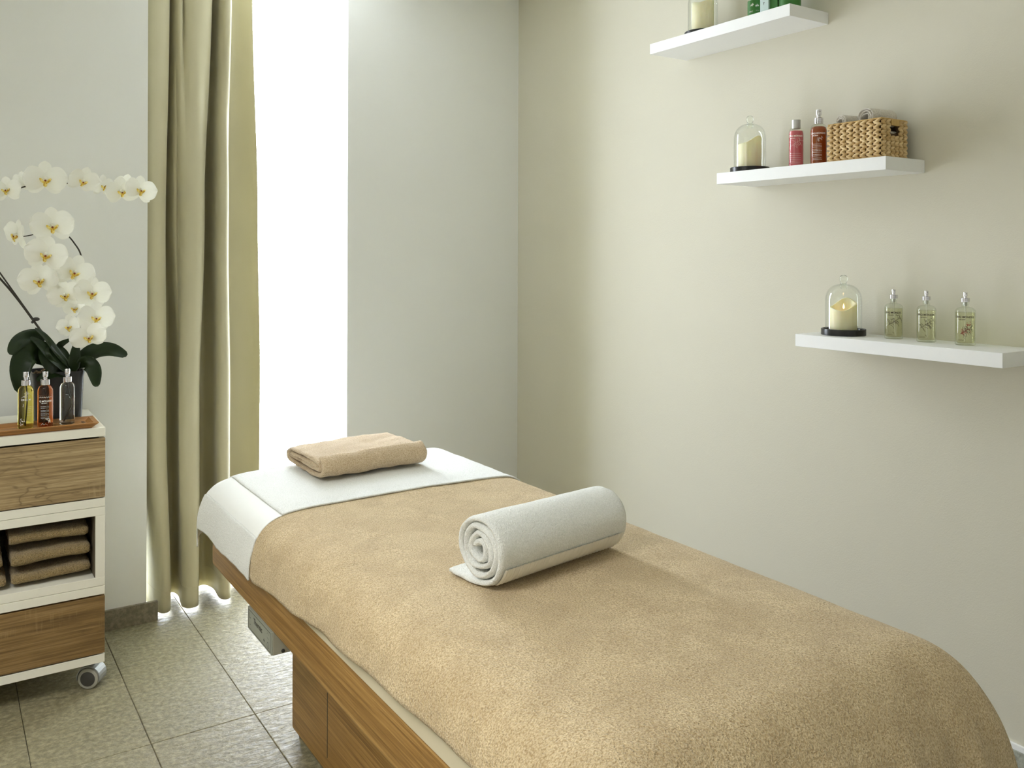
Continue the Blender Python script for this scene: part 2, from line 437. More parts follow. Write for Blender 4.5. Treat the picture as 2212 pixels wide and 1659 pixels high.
# ------------------------------------------------------------------ treatment table
tb = thing('treatment_table', (1.225, 1.95, 0), 'oak clad treatment table standing between the window and the shelf wall', 'massage table')
obj('side_frame', BX(.770, 1.680, .940, 2.990, .457, .587, bev=.016, seg=4), M['oak_table'], tb, smooth=True, sharp=40)
obj('plinth', BX(.926, 1.53, 1.30, 2.647, .022, .457, bev=.012, seg=3), M['oak_table'], tb, smooth=True, sharp=40)
obj('plinth_foot', BX(.945, 1.51, 1.32, 2.63, 0, .03), M['plastic_dark'], tb)
obj('plinth_seam', BX(.9252, .930, 2.344, 2.3475, .075, .457), M['plastic_dark'], tb)
bm = bmesh.new(); box(bm, .764, 1.684, .935, 2.992, .588, .724)
bmesh.ops.bevel(bm, geom=[e for e in bm.edges if all(v.co.z > .7 for v in e.verts)], offset=.050, segments=7, affect='EDGES', profile=.5)
obj('mattress', bm, M['sheet_cream'], tb, smooth=True, sharp=45)
cb = obj('control_box', BX(.776, .905, 2.370, 2.590, .391, .457, bev=.0015), M['steel_box'], tb)
obj('control_panel', BX(.7725, .777, 2.371, 2.589, .392, .4565, bev=.001), M['steel_face'], cb)
def to_mesh_text(s, size, extrude=0):
    cu = bpy.data.curves.new('t', 'FONT'); cu.body = s; cu.size = size; cu.align_x = 'CENTER'; cu.align_y = 'CENTER'; cu.extrude = extrude; cu.resolution_u = 3; cu.offset = size * .022
    o = bpy.data.objects.new('t', cu); COL.objects.link(o); dg = bpy.context.evaluated_depsgraph_get(); dg.update()
    me = bpy.data.meshes.new_from_object(o.evaluated_get(dg)); bpy.data.objects.remove(o); return me
def text_flat(bm, s, size, fn):
    me = to_mesh_text(s, size); b2 = bmesh.new(); b2.from_mesh(me); bmesh.ops.triangulate(b2, faces=b2.faces)
    vm = {v.index: bm.verts.new(fn(v.co.x, v.co.y)) for v in b2.verts}
    for f in b2.faces:
        try: bm.faces.new([vm[v.index] for v in f.verts])
        except ValueError: pass
    b2.free()
def stroke(bm, pts, wd, fn):
    for (a, b) in zip(pts, pts[1:]):
        a = Vector(a); b = Vector(b); d = (b - a)
        if d.length < 1e-9: continue
        n = Vector((-d.y, d.x)).normalized() * wd / 2
        vs = [bm.verts.new(fn(*(p))) for p in (a - n, b - n, b + n, a + n)]; bm.faces.new(vs)
bm = bmesh.new()
fp = lambda u, v: Vector((.7722, 2.48 - u, .424 + v))        # u runs towards the viewer's right
text_flat(bm, 'Thermic', .024, lambda u, v: fp(u - .012, v + .008))
text_flat(bm, '+', .022, lambda u, v: fp(u + .045, v - .014)); text_flat(bm, '-', .022, lambda u, v: fp(u - .085, v - .012))
stroke(bm, [(-.092, .020), (-.092, .006), (-.08, .006)], .0024, fp)
stroke(bm, [(.080 + .0075 * cos(a), -.014 + .0085 * sin(a)) for a in [k * pi / 10 for k in range(21)]], .0018, fp)
stroke(bm, [(.070, .016), (.076, .020), (.088, .016)], .001, fp); stroke(bm, [(.070, .006), (.088, .004)], .001, fp)
stroke(bm, [(-.102, .0265), (.102, .0265), (.102, -.0265), (-.102, -.0265), (-.102, .0265)], .0020, fp)
obj('panel_print', bm, M['plastic_dark'], cb)
bm = bmesh.new(); lathe(bm, [(0, 0), (.005, 0), (.005, .003), (0, .004)], n=12)
bmesh.ops.rotate(bm, verts=bm.verts, matrix=Matrix.Rotation(radians(90), 3, 'X')); bmesh.ops.translate(bm, verts=bm.verts, vec=(.805, 2.37, .399))
obj('screw', bm, M['plastic_dark'], cb)

# drape profile across the table (x, z), left hem to right hem
ACR = [(.7465, .50), (.7470, .56), (.7480, .62), (.754, .66), (.770, .700), (.806, .730), (.870, .746), (1.0, .7515), (1.22, .753), (1.45, .7515), (1.57, .748), (1.63, .738), (1.664, .715), (1.682, .675), (1.688, .61), (1.692, .50), (1.694, .38)]
ALN = [(3.054, .25), (3.052, .17), (3.044, .09), (3.022, .038), (2.985, .012), (2.92, .001), (2.5, 0), (2.0, 0), (1.5, 0), (1.12, 0), (1.04, .002), (.985, .012), (.943, .036), (.904, .077), (.870, .128), (.845, .195), (.830, .29), (.824, .40)]
ACRS = catmull(ACR, 12); ALNS = catmull(ALN, 12)
def seg_at(S_, val, idx, lo=0, hi=None):
    hi = hi or len(S_) - 1
    for k in range(lo, hi):
        a, b = S_[k][idx], S_[k + 1][idx]
        if (a - val) * (b - val) <= 0 and a != b: return S_[k].lerp(S_[k + 1], (val - a) / (b - a))
    return S_[hi]
def drape(px, pz, py, pd, lift=0.0, wr=1.0):
    pd = max(0, pd); dzx = max(0, .753 - pz); d = (dzx ** 2.4 + pd ** 2.4) ** (1 / 2.4) if (dzx > 0 or pd > 0) else 0
    right = px > 1.2; fl = .07 * min(max(0, dzx - .02), max(0, pd - .02)) if (right and py < 1.5) else 0
    x = px + (fl if right else -fl); y = py - fl * .9
    n = nz(x, y, 0, 5) * .0022 + nz(x, y, 3, 14) * .0010
    z = .753 - d + (n * wr if dzx < .05 and pd < .05 else 0)
    if py < 1.5: y += (.007 * sin(px * 34 + 1) + .004 * sin(px * 71)) * min(1, max(0, pd - .03) * 5)
    side = n * 1.8 * wr + (.003 * sin(y * 21 + 1) + .003 * nz(y, z, 5, 7)) * min(1, dzx * 8) * wr
    cx, cz = (x - 1.22) , 1
    out = -1 if not right else 1
    k = min(1, dzx * 7)
    return Vector((x + out * (lift * k + side * k), y - (lift * min(1, pd * 7) * (1 if py < 1.5 else -1)), z + lift * (1 - k * .9)))
def strip(path, n): return resample(path, n)
# blanket
LEFT_HEM = [(3.1, .640), (2.60, .640), (2.44, .579), (2.2, .600), (1.92, .622), (1.475, .640), (.9, .650), (.5, .66)]
def hem_z(y):
    for (a, za), (b, zb) in zip(LEFT_HEM, LEFT_HEM[1:]):
        if b <= y <= a: return za + (zb - za) * (a - y) / (a - b)
    return LEFT_HEM[-1][1]
NA, NL = 150, 330
al = resample([p for p in ALNS if p[0] < 2.56], NL + 1)
core = [p for p in ACRS if p[1] >= .58]
across = {}
def blanket_pt(u, v):
    i = int(round(v * NL)); q = al[i]
    if i not in across:
        zh = hem_z(q[0]) + .002 * nz(q[0], 0, 9, 12)
        left = [p for p in ACRS if p[0] < 1.2 and p[1] >= zh]; h = seg_at(ACRS, zh, 1, 0, 80)
        right = [p for p in ACRS if p[0] >= 1.2 and p[1] > .40]
        across[i] = resample([h] + left + right, NA + 1)
    p = across[i][int(round(u * NA))]
    return drape(p[0], p[1], q[0], q[1], 0.0)
bm = bmesh.new(); sheet(bm, lambda u, v: blanket_pt(u, v), NA, NL, .005)
for v in bm.verts: pass
bl = obj('blanket', bm, M['terry_tan'], None, smooth=True, base=(1.225, 1.95, .75))
tag(bl, 'large tan terry blanket draped over the treatment table', 'blanket')
# white towel across the head end
hs = [p for p in ALNS if p[0] > 2.452 and p[1] < .2]; hs = resample(hs, 141)
def head_pts(zh, sub):
    A = [p for p in ACRS if p[1] >= zh or p[0] > 1.2]; A = [p for p in A if not (p[0] > 1.2 and p[1] < .56)]
    return resample([seg_at(ACRS, zh, 1, 0, 80)] + A, 1001)
HA = head_pts(.578, 0); iband0, iband1 = 0, 0
for k, p in enumerate(HA):
    if p[0] < 1 and p[1] < .690: iband0 = k
    if p[0] < .835: iband1 = k
def head_sheet(i0, i1, nu, lift, ridges=True, amp=1.0):
    def fn(u, v):
        p = HA[int(round(i0 + (i1 - i0) * u))]; q = hs[int(round(v * 140))]
        P = drape(p[0], p[1], q[0], q[1], lift + .0010 * nz(p[0], q[0], p[1], 25))
        if i0 == 0 and u < .5: P.z += .006 * nz(q[0], 2, 0, 8) * (1 - 2 * u)
        if ridges and 2.468 < P.y < 2.53 and P.z > .70: P.z += .0014 * sin((P.y - 2.468) / .0125 * 2 * pi)
        return P
    return fn
bm = bmesh.new(); sheet(bm, head_sheet(iband1, 1000, 120, .0065), 120, 140, .0045)
sheet(bm, head_sheet(0, iband0, 24, .0065, False), 24, 140, .0045)
ht = obj('draped_towel', bm, M['terry_white'], None, smooth=True, base=(1.225, 2.75, .757))
tag(ht, 'white terry towel laid across the head end of the treatment table', 'towel')
bm = bmesh.new(); sheet(bm, head_sheet(iband0, iband1, 26, .0054, False), 26, 140, .0025)
obj('woven_band', bm, M['band_white'], ht, smooth=True)

# ------------------------------------------------------------------ ribbon towels (folded or rolled)
def ribbon(bm, path, thick, length, nl=34, rough=.0015, seed=0, endr=.004, xf=lambda u, y, z: Vector((u, y, z))):
    """path: 2D (y,z) centre line of the cloth; extruded along u"""
    n = len(path); T = []
    for i in range(n):
        a = path[max(i - 1, 0)]; b = path[min(i + 1, n - 1)]; d = (Vector(b) - Vector(a)).normalized(); T.append(Vector((-d.y, d.x)))
    rows = []
    for k in range(nl + 1):
        e = k / nl
        u = length * (e - .5)
        dist = min(e, 1 - e) * length; th = thick * (1 if dist > endr else (.45 + .55 * sqrt(max(0, 1 - (1 - dist / endr) ** 2))))
        ring = []
        for side in (1, -1):
            rng = range(n) if side == 1 else range(n - 1, -1, -1)
            for i in rng:
                p = Vector(path[i]) + T[i] * side * th / 2
                uu = u + .003 * nz(p.x * 6, p.y * 6, seed + side, 5) * (1 if abs(e - .5) > .3 else 0)
                w_ = rough * nz(uu, p.x, p.y + seed, 22) + rough * 1.6 * nz(uu, p.x, p.y + seed, 6)
                q = p + T[i] * side * w_
                ring.append(bm.verts.new(xf(uu, q.x, q.y)))
        rows.append(ring)
    m = 2 * n
    for A, B in zip(rows, rows[1:]):
        for i in range(m): bm.faces.new((A[i], A[(i + 1) % m], B[(i + 1) % m], B[i]))
    for R_ in (rows[0], rows[-1]):
        for i in range(n - 1): bm.faces.new((R_[i], R_[i + 1], R_[m - 2 - i], R_[m - 1 - i]))

def flat_spiral(wd, ht, turns, pitch, seed=0):
    pts = []; N = int(turns * 60)
    for i in range(N + 1):
        t = i / 60; k = t / turns
        inset = (turns - t) * pitch
        W = wd / 2 - inset; H = ht / 2 - inset
        W = max(W, .01); H = max(H, .002); a = 2 * pi * t
        c, s = cos(a), sin(a); e = .48
        pts.append((W * (abs(c) ** e) * (1 if c > 0 else -1), H * (abs(s) ** (.72)) * (1 if s > 0 else -1)))
    return resample([Vector((p[0], p[1])) for p in pts], int(turns * 56))

# rolled white towel
def roll_path(R, turns, pitch, tail=True, ph=0):
    pts = []; N = int(turns * 40)
    for i in range(N + 1):
        t = i / N * turns; r = R - (turns - t) * pitch; a = ph - 2 * pi * (turns - t)
        rr = r * (1 + .035 * sin(2 * a + 1) * (.3 + t / turns) * (1 - (t / turns) ** 6) + .10 * sin(3 * a + 2.3 * t) * (1 - t / turns) ** 1.0)
        pts.append(Vector((rr * cos(a), rr * sin(a) * .98)))
    return pts
rp = roll_path(.0765, 3.7, .0172, ph=-pi / 2)      # ends at the bottom, coming round
# outer end leaves the bottom towards the window as a short flat tail
rp = [Vector((p.x, p.y)) for p in rp] + [Vector((.02, -.0768)), Vector((.045, -.0772)), Vector((.075, -.0765)), Vector((.100, -.0740))]
rp = resample(catmull([(p.x, p.y) for p in rp[::2]] + [(rp[-1].x, rp[-1].y)], 3), 330)
ca, sa = cos(radians(8.5)), sin(radians(8.5))
def roll_xf(u, y, z):
    if z < -.066: u += 0
    s = 1 - .035 * (u / .21)
    return Vector((1.218 + u * ca - y * sa, 1.700 + u * sa + y * ca, .7575 + .0840 + (z * s if z > -.07 else z) + .0))
bm = bmesh.new(); ribbon(bm, rp, .0140, .418, 44, .0014, 3, .008, roll_xf)
rl = obj('rolled_towel', bm, M['terry_white'], None, smooth=True, base=(1.262, 1.695, .757))
tag(rl, 'white terry towel rolled up and lying on the tan blanket', 'towel')
bm = bmesh.new()
def band_fn(u, v):
    a = radians(-160 + 40 * v); r = .0850
    return roll_xf(-.196 + .392 * u, r * cos(a), r * sin(a) * .98)
rows = [[band_fn(i / 104, j / 8) + Vector((0, 0, 0)) for j in range(9)] for i in range(105)]
for i, r_ in enumerate(rows):
    for p in r_: 
        c_ = Vector((p.x, 1.695 + (p.x - 1.218) * sa, .8400)); d_ = (p - c_); d_.x = 0; d_.normalize(); p += d_ * (.0012 * (1 if i % 3 else -1))
grid(bm, rows); obj('ribbed_band', bm, M['band_rib'], rl, smooth=True)

# folded tan towel at the head end
def rot_xf(cx, cy, cz, ang, flip=False, curve=None):
    c, s = cos(ang), sin(ang)
    def f(u, y, z):
        if curve: z += curve(u, y, z)
        return Vector((cx + u * c - y * s, cy + u * s + y * c, cz + z))
    return f
fpth = flat_spiral(.325, .076, 2.15, .0210)
fpth = [Vector((-p.x, p.y)) for p in fpth]
bm = bmesh.new()
ribbon(bm, fpth, .0170, .385, 60, .0042, 11, .010, rot_xf(1.222, 2.842, .7615 + .0465, radians(2), curve=lambda u, y, z: max(0, z + .03) * 14 * (.005 * sin(u * 11 + .6) * (.6 + y * 2) + .006 * nz(u, y, 2, 8))))
ft = obj('folded_towel', bm, M['terry_sand'], None, smooth=True, base=(1.222, 2.842, .7625))
tag(ft, 'sand coloured towel folded thick on the white towel at the head end', 'towel')

# ------------------------------------------------------------------ curtain
LV = [2.72, 1.65, .85, 0.0]
CT = [
 [(.700, 4.00), (.702, 3.93), (.712, 3.87), (.740, 3.835), (.785, 3.835), (.812, 3.86), (.822, 3.93), (.828, 3.99), (.838, 3.93), (.846, 3.87), (.862, 3.855), (.872, 3.89), (.880, 3.86), (.905, 3.835), (.95, 3.83), (.985, 3.85), (1.003, 3.92), (1.012, 4.02), (1.025, 4.03), (1.030, 3.95), (1.034, 3.86), (1.05, 3.835), (1.068, 3.85), (1.078, 3.93), (1.10, 3.99), (1.135, 3.985), (1.165, 3.955), (1.185, 3.93)],
 [(.698, 4.00), (.702, 3.93), (.712, 3.86), (.740, 3.825), (.775, 3.825), (.802, 3.86), (.812, 3.93), (.820, 3.99), (.832, 3.97), (.840, 3.90), (.850, 3.885), (.856, 3.89), (.862, 3.85), (.885, 3.82), (.925, 3.815), (.955, 3.84), (.972, 3.92), (.985, 4.02), (1.005, 4.03), (1.012, 3.95), (1.012, 3.85), (1.032, 3.82), (1.056, 3.84), (1.068, 3.93), (1.095, 4.00), (1.145, 4.00), (1.19, 3.97), (1.212, 3.93)],
 [(.715, 4.00), (.718, 3.93), (.720, 3.86), (.742, 3.81), (.775, 3.81), (.802, 3.84), (.812, 3.92), (.825, 3.99), (.850, 4.01), (.864, 3.97), (.866, 3.90), (.860, 3.86), (.852, 3.83), (.872, 3.80), (.905, 3.795), (.930, 3.82), (.946, 3.91), (.965, 4.01), (1.002, 4.03), (1.024, 3.96), (1.012, 3.85), (1.030, 3.81), (1.060, 3.825), (1.075, 3.91), (1.105, 4.01), (1.165, 4.01), (1.208, 3.98), (1.225, 3.93)],
 [(.752, 4.02), (.756, 3.94), (.762, 3.86), (.778, 3.805), (.800, 3.800), (.820, 3.83), (.832, 3.92), (.842, 4.00), (.868, 4.02), (.880, 3.97), (.872, 3.90), (.868, 3.86), (.866, 3.83), (.880, 3.80), (.908, 3.795), (.930, 3.82), (.946, 3.91), (.966, 4.01), (1.006, 4.03), (1.030, 3.96), (1.022, 3.85), (1.035, 3.81), (1.062, 3.82), (1.080, 3.91), (1.115, 4.01), (1.165, 4.01), (1.208, 3.98), (1.225, 3.93)]]
prof = [resample([(p[0], p[1]) for p in catmull(c, 10)], 300) for c in CT]
def curtain_at(k, z):
    for a in range(3):
        if LV[a] >= z >= LV[a + 1]:
            t = (LV[a] - z) / (LV[a] - LV[a + 1]); t = t * t * (3 - 2 * t); q = prof[a][k].lerp(prof[a + 1][k], t); break
    return Vector((q[0] + .0035 * nz(k * .02, z, 1, 1.6), q[1] + .004 * nz(k * .02, z, 7, 1.3), z))
ZS = [2.80 - (2.80 - .014) * i / 90 for i in range(91)]
bm = bmesh.new(); sheet(bm, lambda u, v: curtain_at(int(round(u * 299)), min(2.72, ZS[int(round(v * 90))])) + Vector((0, 0, max(0, ZS[int(round(v * 90))] - 2.72))), 299, 90, .0014)
cu = obj('curtain', bm, M['curtain'], None, smooth=True, base=(.95, 3.9, 0))
tag(cu, 'olive beige full length curtain hanging in folds beside the bright window', 'curtain')
bm = bmesh.new()
hem = [curtain_at(k, .100) for k in range(0, 300)]
rows = []
for k, p in enumerate(hem):
    a = hem[max(k - 1, 0)]; b = hem[min(k + 1, 299)]; n = Vector((-(b - a).y, (b - a).x, 0)).normalized()
    rows.append([p + n * s * .0018 + Vector((0, 0, dz)) for s, dz in ((-1, -.0012), (-1.6, 0), (-1, .0012))])
grid(bm, rows); 
rows = [[q + (hem[k] - q) * 2 for q in r_] for k, r_ in enumerate(rows)]
obj('hem_seam', bm, M['curtain'], cu, smooth=True)
tr = obj('curtain_track', BX(.70, 1.584, 3.90, 3.94, 2.80, 2.85, bev=.003), M['frame_metal'], None, base=(1.14, 3.92, 2.8))
tag(tr, 'slim white curtain track fixed under the ceiling in the window recess', 'curtain track')

# ------------------------------------------------------------------ trolley
TX0, TX1, TY0, TY1 = -.10, .485, 3.272, 3.69
tro = thing('storage_trolley', (.19, 3.48, 0), 'white trolley with oak drawers and an open towel bay by the window wall', 'trolley')
def part(name, mat, *a, parent=tro, bev=.0012, **k): return obj(name, BX(*a, bev=bev, seg=2), mat, parent, **k)
part('top_board', M['laminate'], TX0, TX1, TY0, TY1, .873, .903)
for z0, z1 in ((.632, .661), (.602, .631), (.361, .390), (.331, .360)): part('shelf_board', M['laminate'], TX0, TX1, TY0, TY1, z0, z1)
part('bottom_board', M['laminate'], TX0, TX1, TY0, TY1, .097, .125)
for x0 in (TX0, TX1 - .030): part('side_panel', M['laminate'], x0, x0 + .030, TY0 + .0005, TY1, .390, .602)
part('back_panel', M['laminate_shade'], TX0 + .03, TX1 - .03, TY1 - .012, TY1 - .002, .391, .601)
for x0 in (TX0 + .0305, TX1 - .0325): part('bay_shade', M['laminate_shade'], x0, x0 + .002, TY0 + .004, TY1 - .013, .391, .6015, bev=0)  # added dark sheets standing in for the shade inside the towel bay
part('bay_shade', M['laminate_shade'], TX0 + .033, TX1 - .033, TY0 + .006, TY1 - .013, .5995, .6015, bev=0)  # same under the board: a dark sheet in place of shade
for z0, z1 in ((.661, .873), (.125, .331)):
    for x0 in (TX0 + .002, TX1 - .018): part('side_panel', M['laminate'], x0, x0 + .016, TY0 + .02, TY1, z0, z1)
    part('back_panel', M['laminate_shade'], TX0 + .018, TX1 - .018, TY1 - .012, TY1 - .002, z0, z1)
d1 = part('drawer', M['oak_drawer'], TX0, TX1, TY0 - .001, TY0 + .017, .6645, .8665)
d2 = part('drawer', M['oak_drawer_low'], TX0, TX1, TY0 - .001, TY0 + .017, .1295, .3255)
for d, z0, z1 in ((d1, .672, .86), (d2, .135, .32)):
    b_ = bmesh.new()
    box(b_, TX0 + .03, TX1 - .03, TY0 + .018, TY1 - .03, z0, z0 + .01); box(b_, TX0 + .03, TX0 + .04, TY0 + .018, TY1 - .03, z0, z1 - .03); box(b_, TX1 - .04, TX1 - .03, TY0 + .018, TY1 - .03, z0, z1 - .03)
    obj('drawer_box', b_, M['laminate_shade'], d)
def caster(x, y, ang):
    c, s = cos(ang), sin(ang)
    R3 = Matrix.Rotation(ang, 3, 'Z')
    def put(bm): bmesh.ops.rotate(bm, verts=bm.verts, matrix=R3); bmesh.ops.translate(bm, verts=bm.verts, vec=(x, y, 0)); return bm
    bm = bmesh.new(); lathe(bm, [(0, .079), (.011, .079), (.011, .094), (.028, .094), (.028, .098), (0, .098)], n=20)
    root = obj('caster', put(bm), M['plastic_dark'], tro, smooth=True, sharp=35)
    def wheel(x0, x1, r, mat, name, bevel=.006):
        bm = bmesh.new(); pr = [(0, x0), (r - bevel, x0), (r - bevel * .3, x0 + bevel * .3), (r, x0 + bevel), (r, x1 - bevel), (r - bevel * .3, x1 - bevel * .3), (r - bevel, x1), (0, x1)]
        lathe(bm, pr, n=32); bmesh.ops.rotate(bm, verts=bm.verts, matrix=Matrix.Rotation(radians(90), 3, 'X')); bmesh.ops.translate(bm, verts=bm.verts, vec=(0, 0, .036 if r <= .036 else .036)); obj(name, put(bm), mat, root, smooth=True, sharp=35)
    wheel(.006, .030, .036, M['rubber_grey'], 'wheel'); wheel(-.030, -.006, .036, M['rubber_grey'], 'wheel')
    wheel(.0285, .0315, .025, M['plastic_dark'], 'wheel_cap', .001); wheel(-.0315, -.0285, .025, M['plastic_dark'], 'wheel_cap', .001)
    bm = bmesh.new()      # hood: half shell over the wheels
    for k in range(0, 14):
        a0, a1 = radians(-20 + k * 15), radians(-20 + (k + 1) * 15)
        for (xa, xb) in ((-.027, .027),):
            P = [Vector((r_ * cos(a), yy, .038 + r_ * sin(a))) for a in (a0, a1) for r_ in (.0372, .0405) for yy in (xa, xb)]
            v = [bm.verts.new(p) for p in P]
            for f in ((2, 3, 7, 6), (0, 4, 5, 1), (0, 2, 6, 4), (1, 5, 7, 3)): bm.faces.new([v[i] for i in f])
    obj('hood', put(bm), M['plastic_silver'], root, smooth=True, sharp=35)
caster(.452, 3.330, radians(-32)); caster(-.05, 3.33, radians(20)); caster(.44, 3.63, radians(60)); caster(-.05, 3.63, radians(10))

# towels in the trolley bay
def bay_towel(cx, z, wd, h, seed, label):
    p = flat_spiral(.30, h - .016, 1.6, .020); p = [Vector((-q.x, q.y)) for q in p]
    bm = bmesh.new(); ribbon(bm, p, .0165, wd, 30, .0026, seed, .012, rot_xf(cx, 3.292 + .152, z + h / 2, radians(random.uniform(-1.2, 1.2)), curve=lambda u, y, zz: .0030 * sin(u * 14 + seed)))
    o = obj('folded_towel', bm, M['terry_brown'], None, smooth=True, base=(cx, 3.444, z)); tag(o, label, 'towel', 'folded brown towels in the trolley bay'); return o
hts = (.057, .065, .066); z = .391; cxs = (.326, .322, .318); words_ = ('bottom', 'middle', 'top')
for k in range(3):
    bay_towel(cxs[k], z, .236, hts[k], k, 'folded brown towel, %s one of the right stack in the trolley bay' % words_[k])
    bay_towel(cxs[k] - .246 - .004 * k, z, .220, hts[k], 10 + k, 'folded brown towel, %s one of the left stack cut by the photo edge' % words_[k])
    z += hts[k] + .0015

# ------------------------------------------------------------------ bamboo tray
ty = thing('bamboo_tray', (.2, 3.34, .903), 'long narrow bamboo tray on top of the trolley', 'tray')
bm = bmesh.new()
def frustum(bm, a, za, b, zb):
    A = [bm.verts.new((x, y, za)) for x, y in ((a[0], a[2]), (a[1], a[2]), (a[1], a[3]), (a[0], a[3]))]
    B = [bm.verts.new((x, y, zb)) for x, y in ((b[0], b[2]), (b[1], b[2]), (b[1], b[3]), (b[0], b[3]))]
    return A, B
o0, o1 = (-.02, .444, 3.288, 3.394), (-.04, .464, 3.268, 3.414)     # outline at the foot and at the rim
i1, i0 = (-.026, .450, 3.282, 3.400), (-.012, .436, 3.296, 3.386)   # inner rim and floor
A, B = frustum(bm, o0, .9035, o1, .921); C_, D_ = frustum(bm, i1, .922, i0, .911)
B2 = [bm.verts.new(v.co + Vector((0, 0, .002))) for v in B]
for P, Q in ((A, B), (B, B2), (B2, C_), (C_, D_)):
    for k in range(4): bm.faces.new((P[k], P[(k + 1) % 4], Q[(k + 1) % 4], Q[k]))
bm.faces.new(A[::-1]); bm.faces.new(D_)
obj('tray_body', bm, M['bamboo'], ty)
obj('tray_groove', BX(.4225, .4325, 3.303, 3.379, .9108, .9125), M['bamboo'], ty)['label'] = 'darker groove at the end of the tray'
ty.children[-1].data.materials.clear(); ty.children[-1].data.materials.append(oak('bamboo_dark', srgb(70, 42, 16), srgb(104, 68, 30), srgb(128, 86, 44), 'y'))

# ------------------------------------------------------------------ bottles
def cyl_fn(cx, cy, z0, r, phi):
    return lambda u, v: Vector((cx + r * cos(phi + u / r), cy + r * sin(phi + u / r), z0 + v))
def facing(cx, cy): return math.atan2(-cy, -cx)
def printing(parent, cx, cy, z0, r, items, mat, phi=None, name='print'):
    phi = facing(cx, cy) if phi is None else phi
    fn0 = cyl_fn(cx, cy, z0, r + .0004, phi); bm = bmesh.new()
    for it in items:
        if it[0] == 't': text_flat(bm, it[1], it[2], lambda u, v, it=it: fn0(u + it[3], v + it[4]))
        elif it[0] == 's': stroke(bm, [(p[0], p[1]) for p in it[1]], it[2], fn0)
        elif it[0] == 'p':
            vs = [bm.verts.new(fn0(*p)) for p in it[1]]; f = bm.faces.new(vs)
            bmesh.ops.triangulate(bm, faces=[f])
    return obj(name, bm, mat, parent)
def body_profile(R, H, r_neck, sh, base=.004):
    pr = [(0, .0015), (R * .7, .001), (R - base * .6, 0), (R - base * .15, base * .4), (R, base)]
    zs = H - sh
    pr += [(R, zs * .5), (R, zs)]
    for k in range(1, 8):
        a = k / 8 * pi / 2; pr.append((r_neck + (R - r_neck) * cos(a), zs + sh * sin(a)))
    pr.append((r_neck, H)); return pr
def spray_head(parent, cx, cy, z, s=1.0, mat=None, hs=1.0, bs=1.0):
    mat = mat or M['alu']
    bm = bmesh.new(); pr = [(0, 0), (.0138, 0), (.0138, .003)]
    for k in range(4): pr += [(.0146, .0035 + k * .0035), (.0146, .0055 + k * .0035), (.0137, .006 + k * .0035), (.0137, .0066 + k * .0035)]
    pr += [(.0146, .0185), (.0120, .0195), (0, .0195)]
    lathe(bm, [(r * s, h * s * hs) for r, h in pr], cx, cy, z, 32); obj('collar', bm, mat, parent, smooth=True, sharp=30)
    bm = bmesh.new(); lathe(bm, [(r * s * bs, h * s * hs) for r, h in [(0, 0), (.0066, 0), (.0066, .008), (.0086, .0085), (.0089, .0095), (.0089, .0255), (.0083, .0268), (0, .0268)]], cx, cy, z + .0195 * s * hs, 28)
    ac = obj('spray_button', bm, mat, parent, smooth=True, sharp=30)
    f = facing(cx, cy) + .5; bm = bmesh.new(); bmesh.ops.create_uvsphere(bm, u_segments=10, v_segments=6, radius=.0014 * s)
    bmesh.ops.translate(bm, verts=bm.verts, vec=(cx + .0089 * s * bs * cos(f), cy + .0089 * s * bs * sin(f), z + .0395 * s * hs)); obj('nozzle', bm, M['plastic_dark'], ac)
def dip_tube(parent, cx, cy, z0, z1, bend, mat=None):
    pts = catmull([(cx, cy, z1), (cx + bend * .25, cy, z1 * .72 + z0 * .28), (cx + bend, cy, z1 * .42 + z0 * .58), (cx - bend * .9, cy - abs(bend) * .3, z0 + .008)], 8)
    bm = bmesh.new(); tube(bm, pts, .0016, 8); obj('dip_tube', bm, mat or M['tube_plastic'], parent, smooth=True)

# small botanical scribble used on the flacons
def sprig(cx, cz, s, seed):
    rnd = random.Random(seed); out = []
    out.append([(cx - .9 * s, cz - .55 * s), (cx - .3 * s, cz - .12 * s), (cx + .25 * s, cz + .25 * s), (cx + .8 * s, cz + .55 * s)])
    for k in range(16):                       # long thin leaves fanning off the branch
        q = rnd.uniform(-.8, .8); bx, bz = cx + q * s, cz + q * .62 * s
        a = radians(38) + (1 if k % 2 else -1) * rnd.uniform(.5, 1.5); L = rnd.uniform(.5, .95) * s; b = a + (1 if k % 2 else -1) * rnd.uniform(.3, 1.3)
        P = catmull([(bx, bz), (bx + L * .5 * cos(a), bz + L * .5 * sin(a)), (bx + L * (.5 * cos(a) + .5 * cos(b)), bz + L * (.5 * sin(a) + .5 * sin(b)))], 5)
        out.append([(p[0], p[1]) for p in P])
    return [('s', o, .0008) for o in out]
def blobs(cx, cz, s, seed, n=14):
    rnd = random.Random(seed); out = []
    for k in range(n):
        x, z_, r = cx + rnd.gauss(0, .3) * s, cz + rnd.gauss(0, .2) * s, rnd.uniform(.0006, .0015)
        out.append(('p', [(x + r * cos(a + k) * rnd.uniform(.6, 1.2), z_ + r * sin(a + k)) for a in (0, 1.2, 2.5, 3.7, 5)]))
    return out
def lines(x0, x1, zs, wd=.0006, seed=1):
    rnd = random.Random(seed); out = []
    for z_ in zs:
        x = x0
        while x < x1:
            L = rnd.uniform(.002, .006); out.append(('s', [(x, z_), (min(x1, x + L), z_)], wd)); x += L + .0009
    return out
CAMEL = [(-.010, .0075), (-.0085, .009), (-.0065, .0085), (-.005, .0055), (-.003, .0045), (-.001, .0085), (.001, .005), (.003, .0085), (.0055, .0045), (.0068, -.001), (.0064, -.008), (.0054, -.008), (.0050, -.001), (.0015, -.001), (.0010, -.008), (.0002, -.008), (-.0004, -.001), (-.003, .001), (-.0055, .003), (-.0075, .0055)]

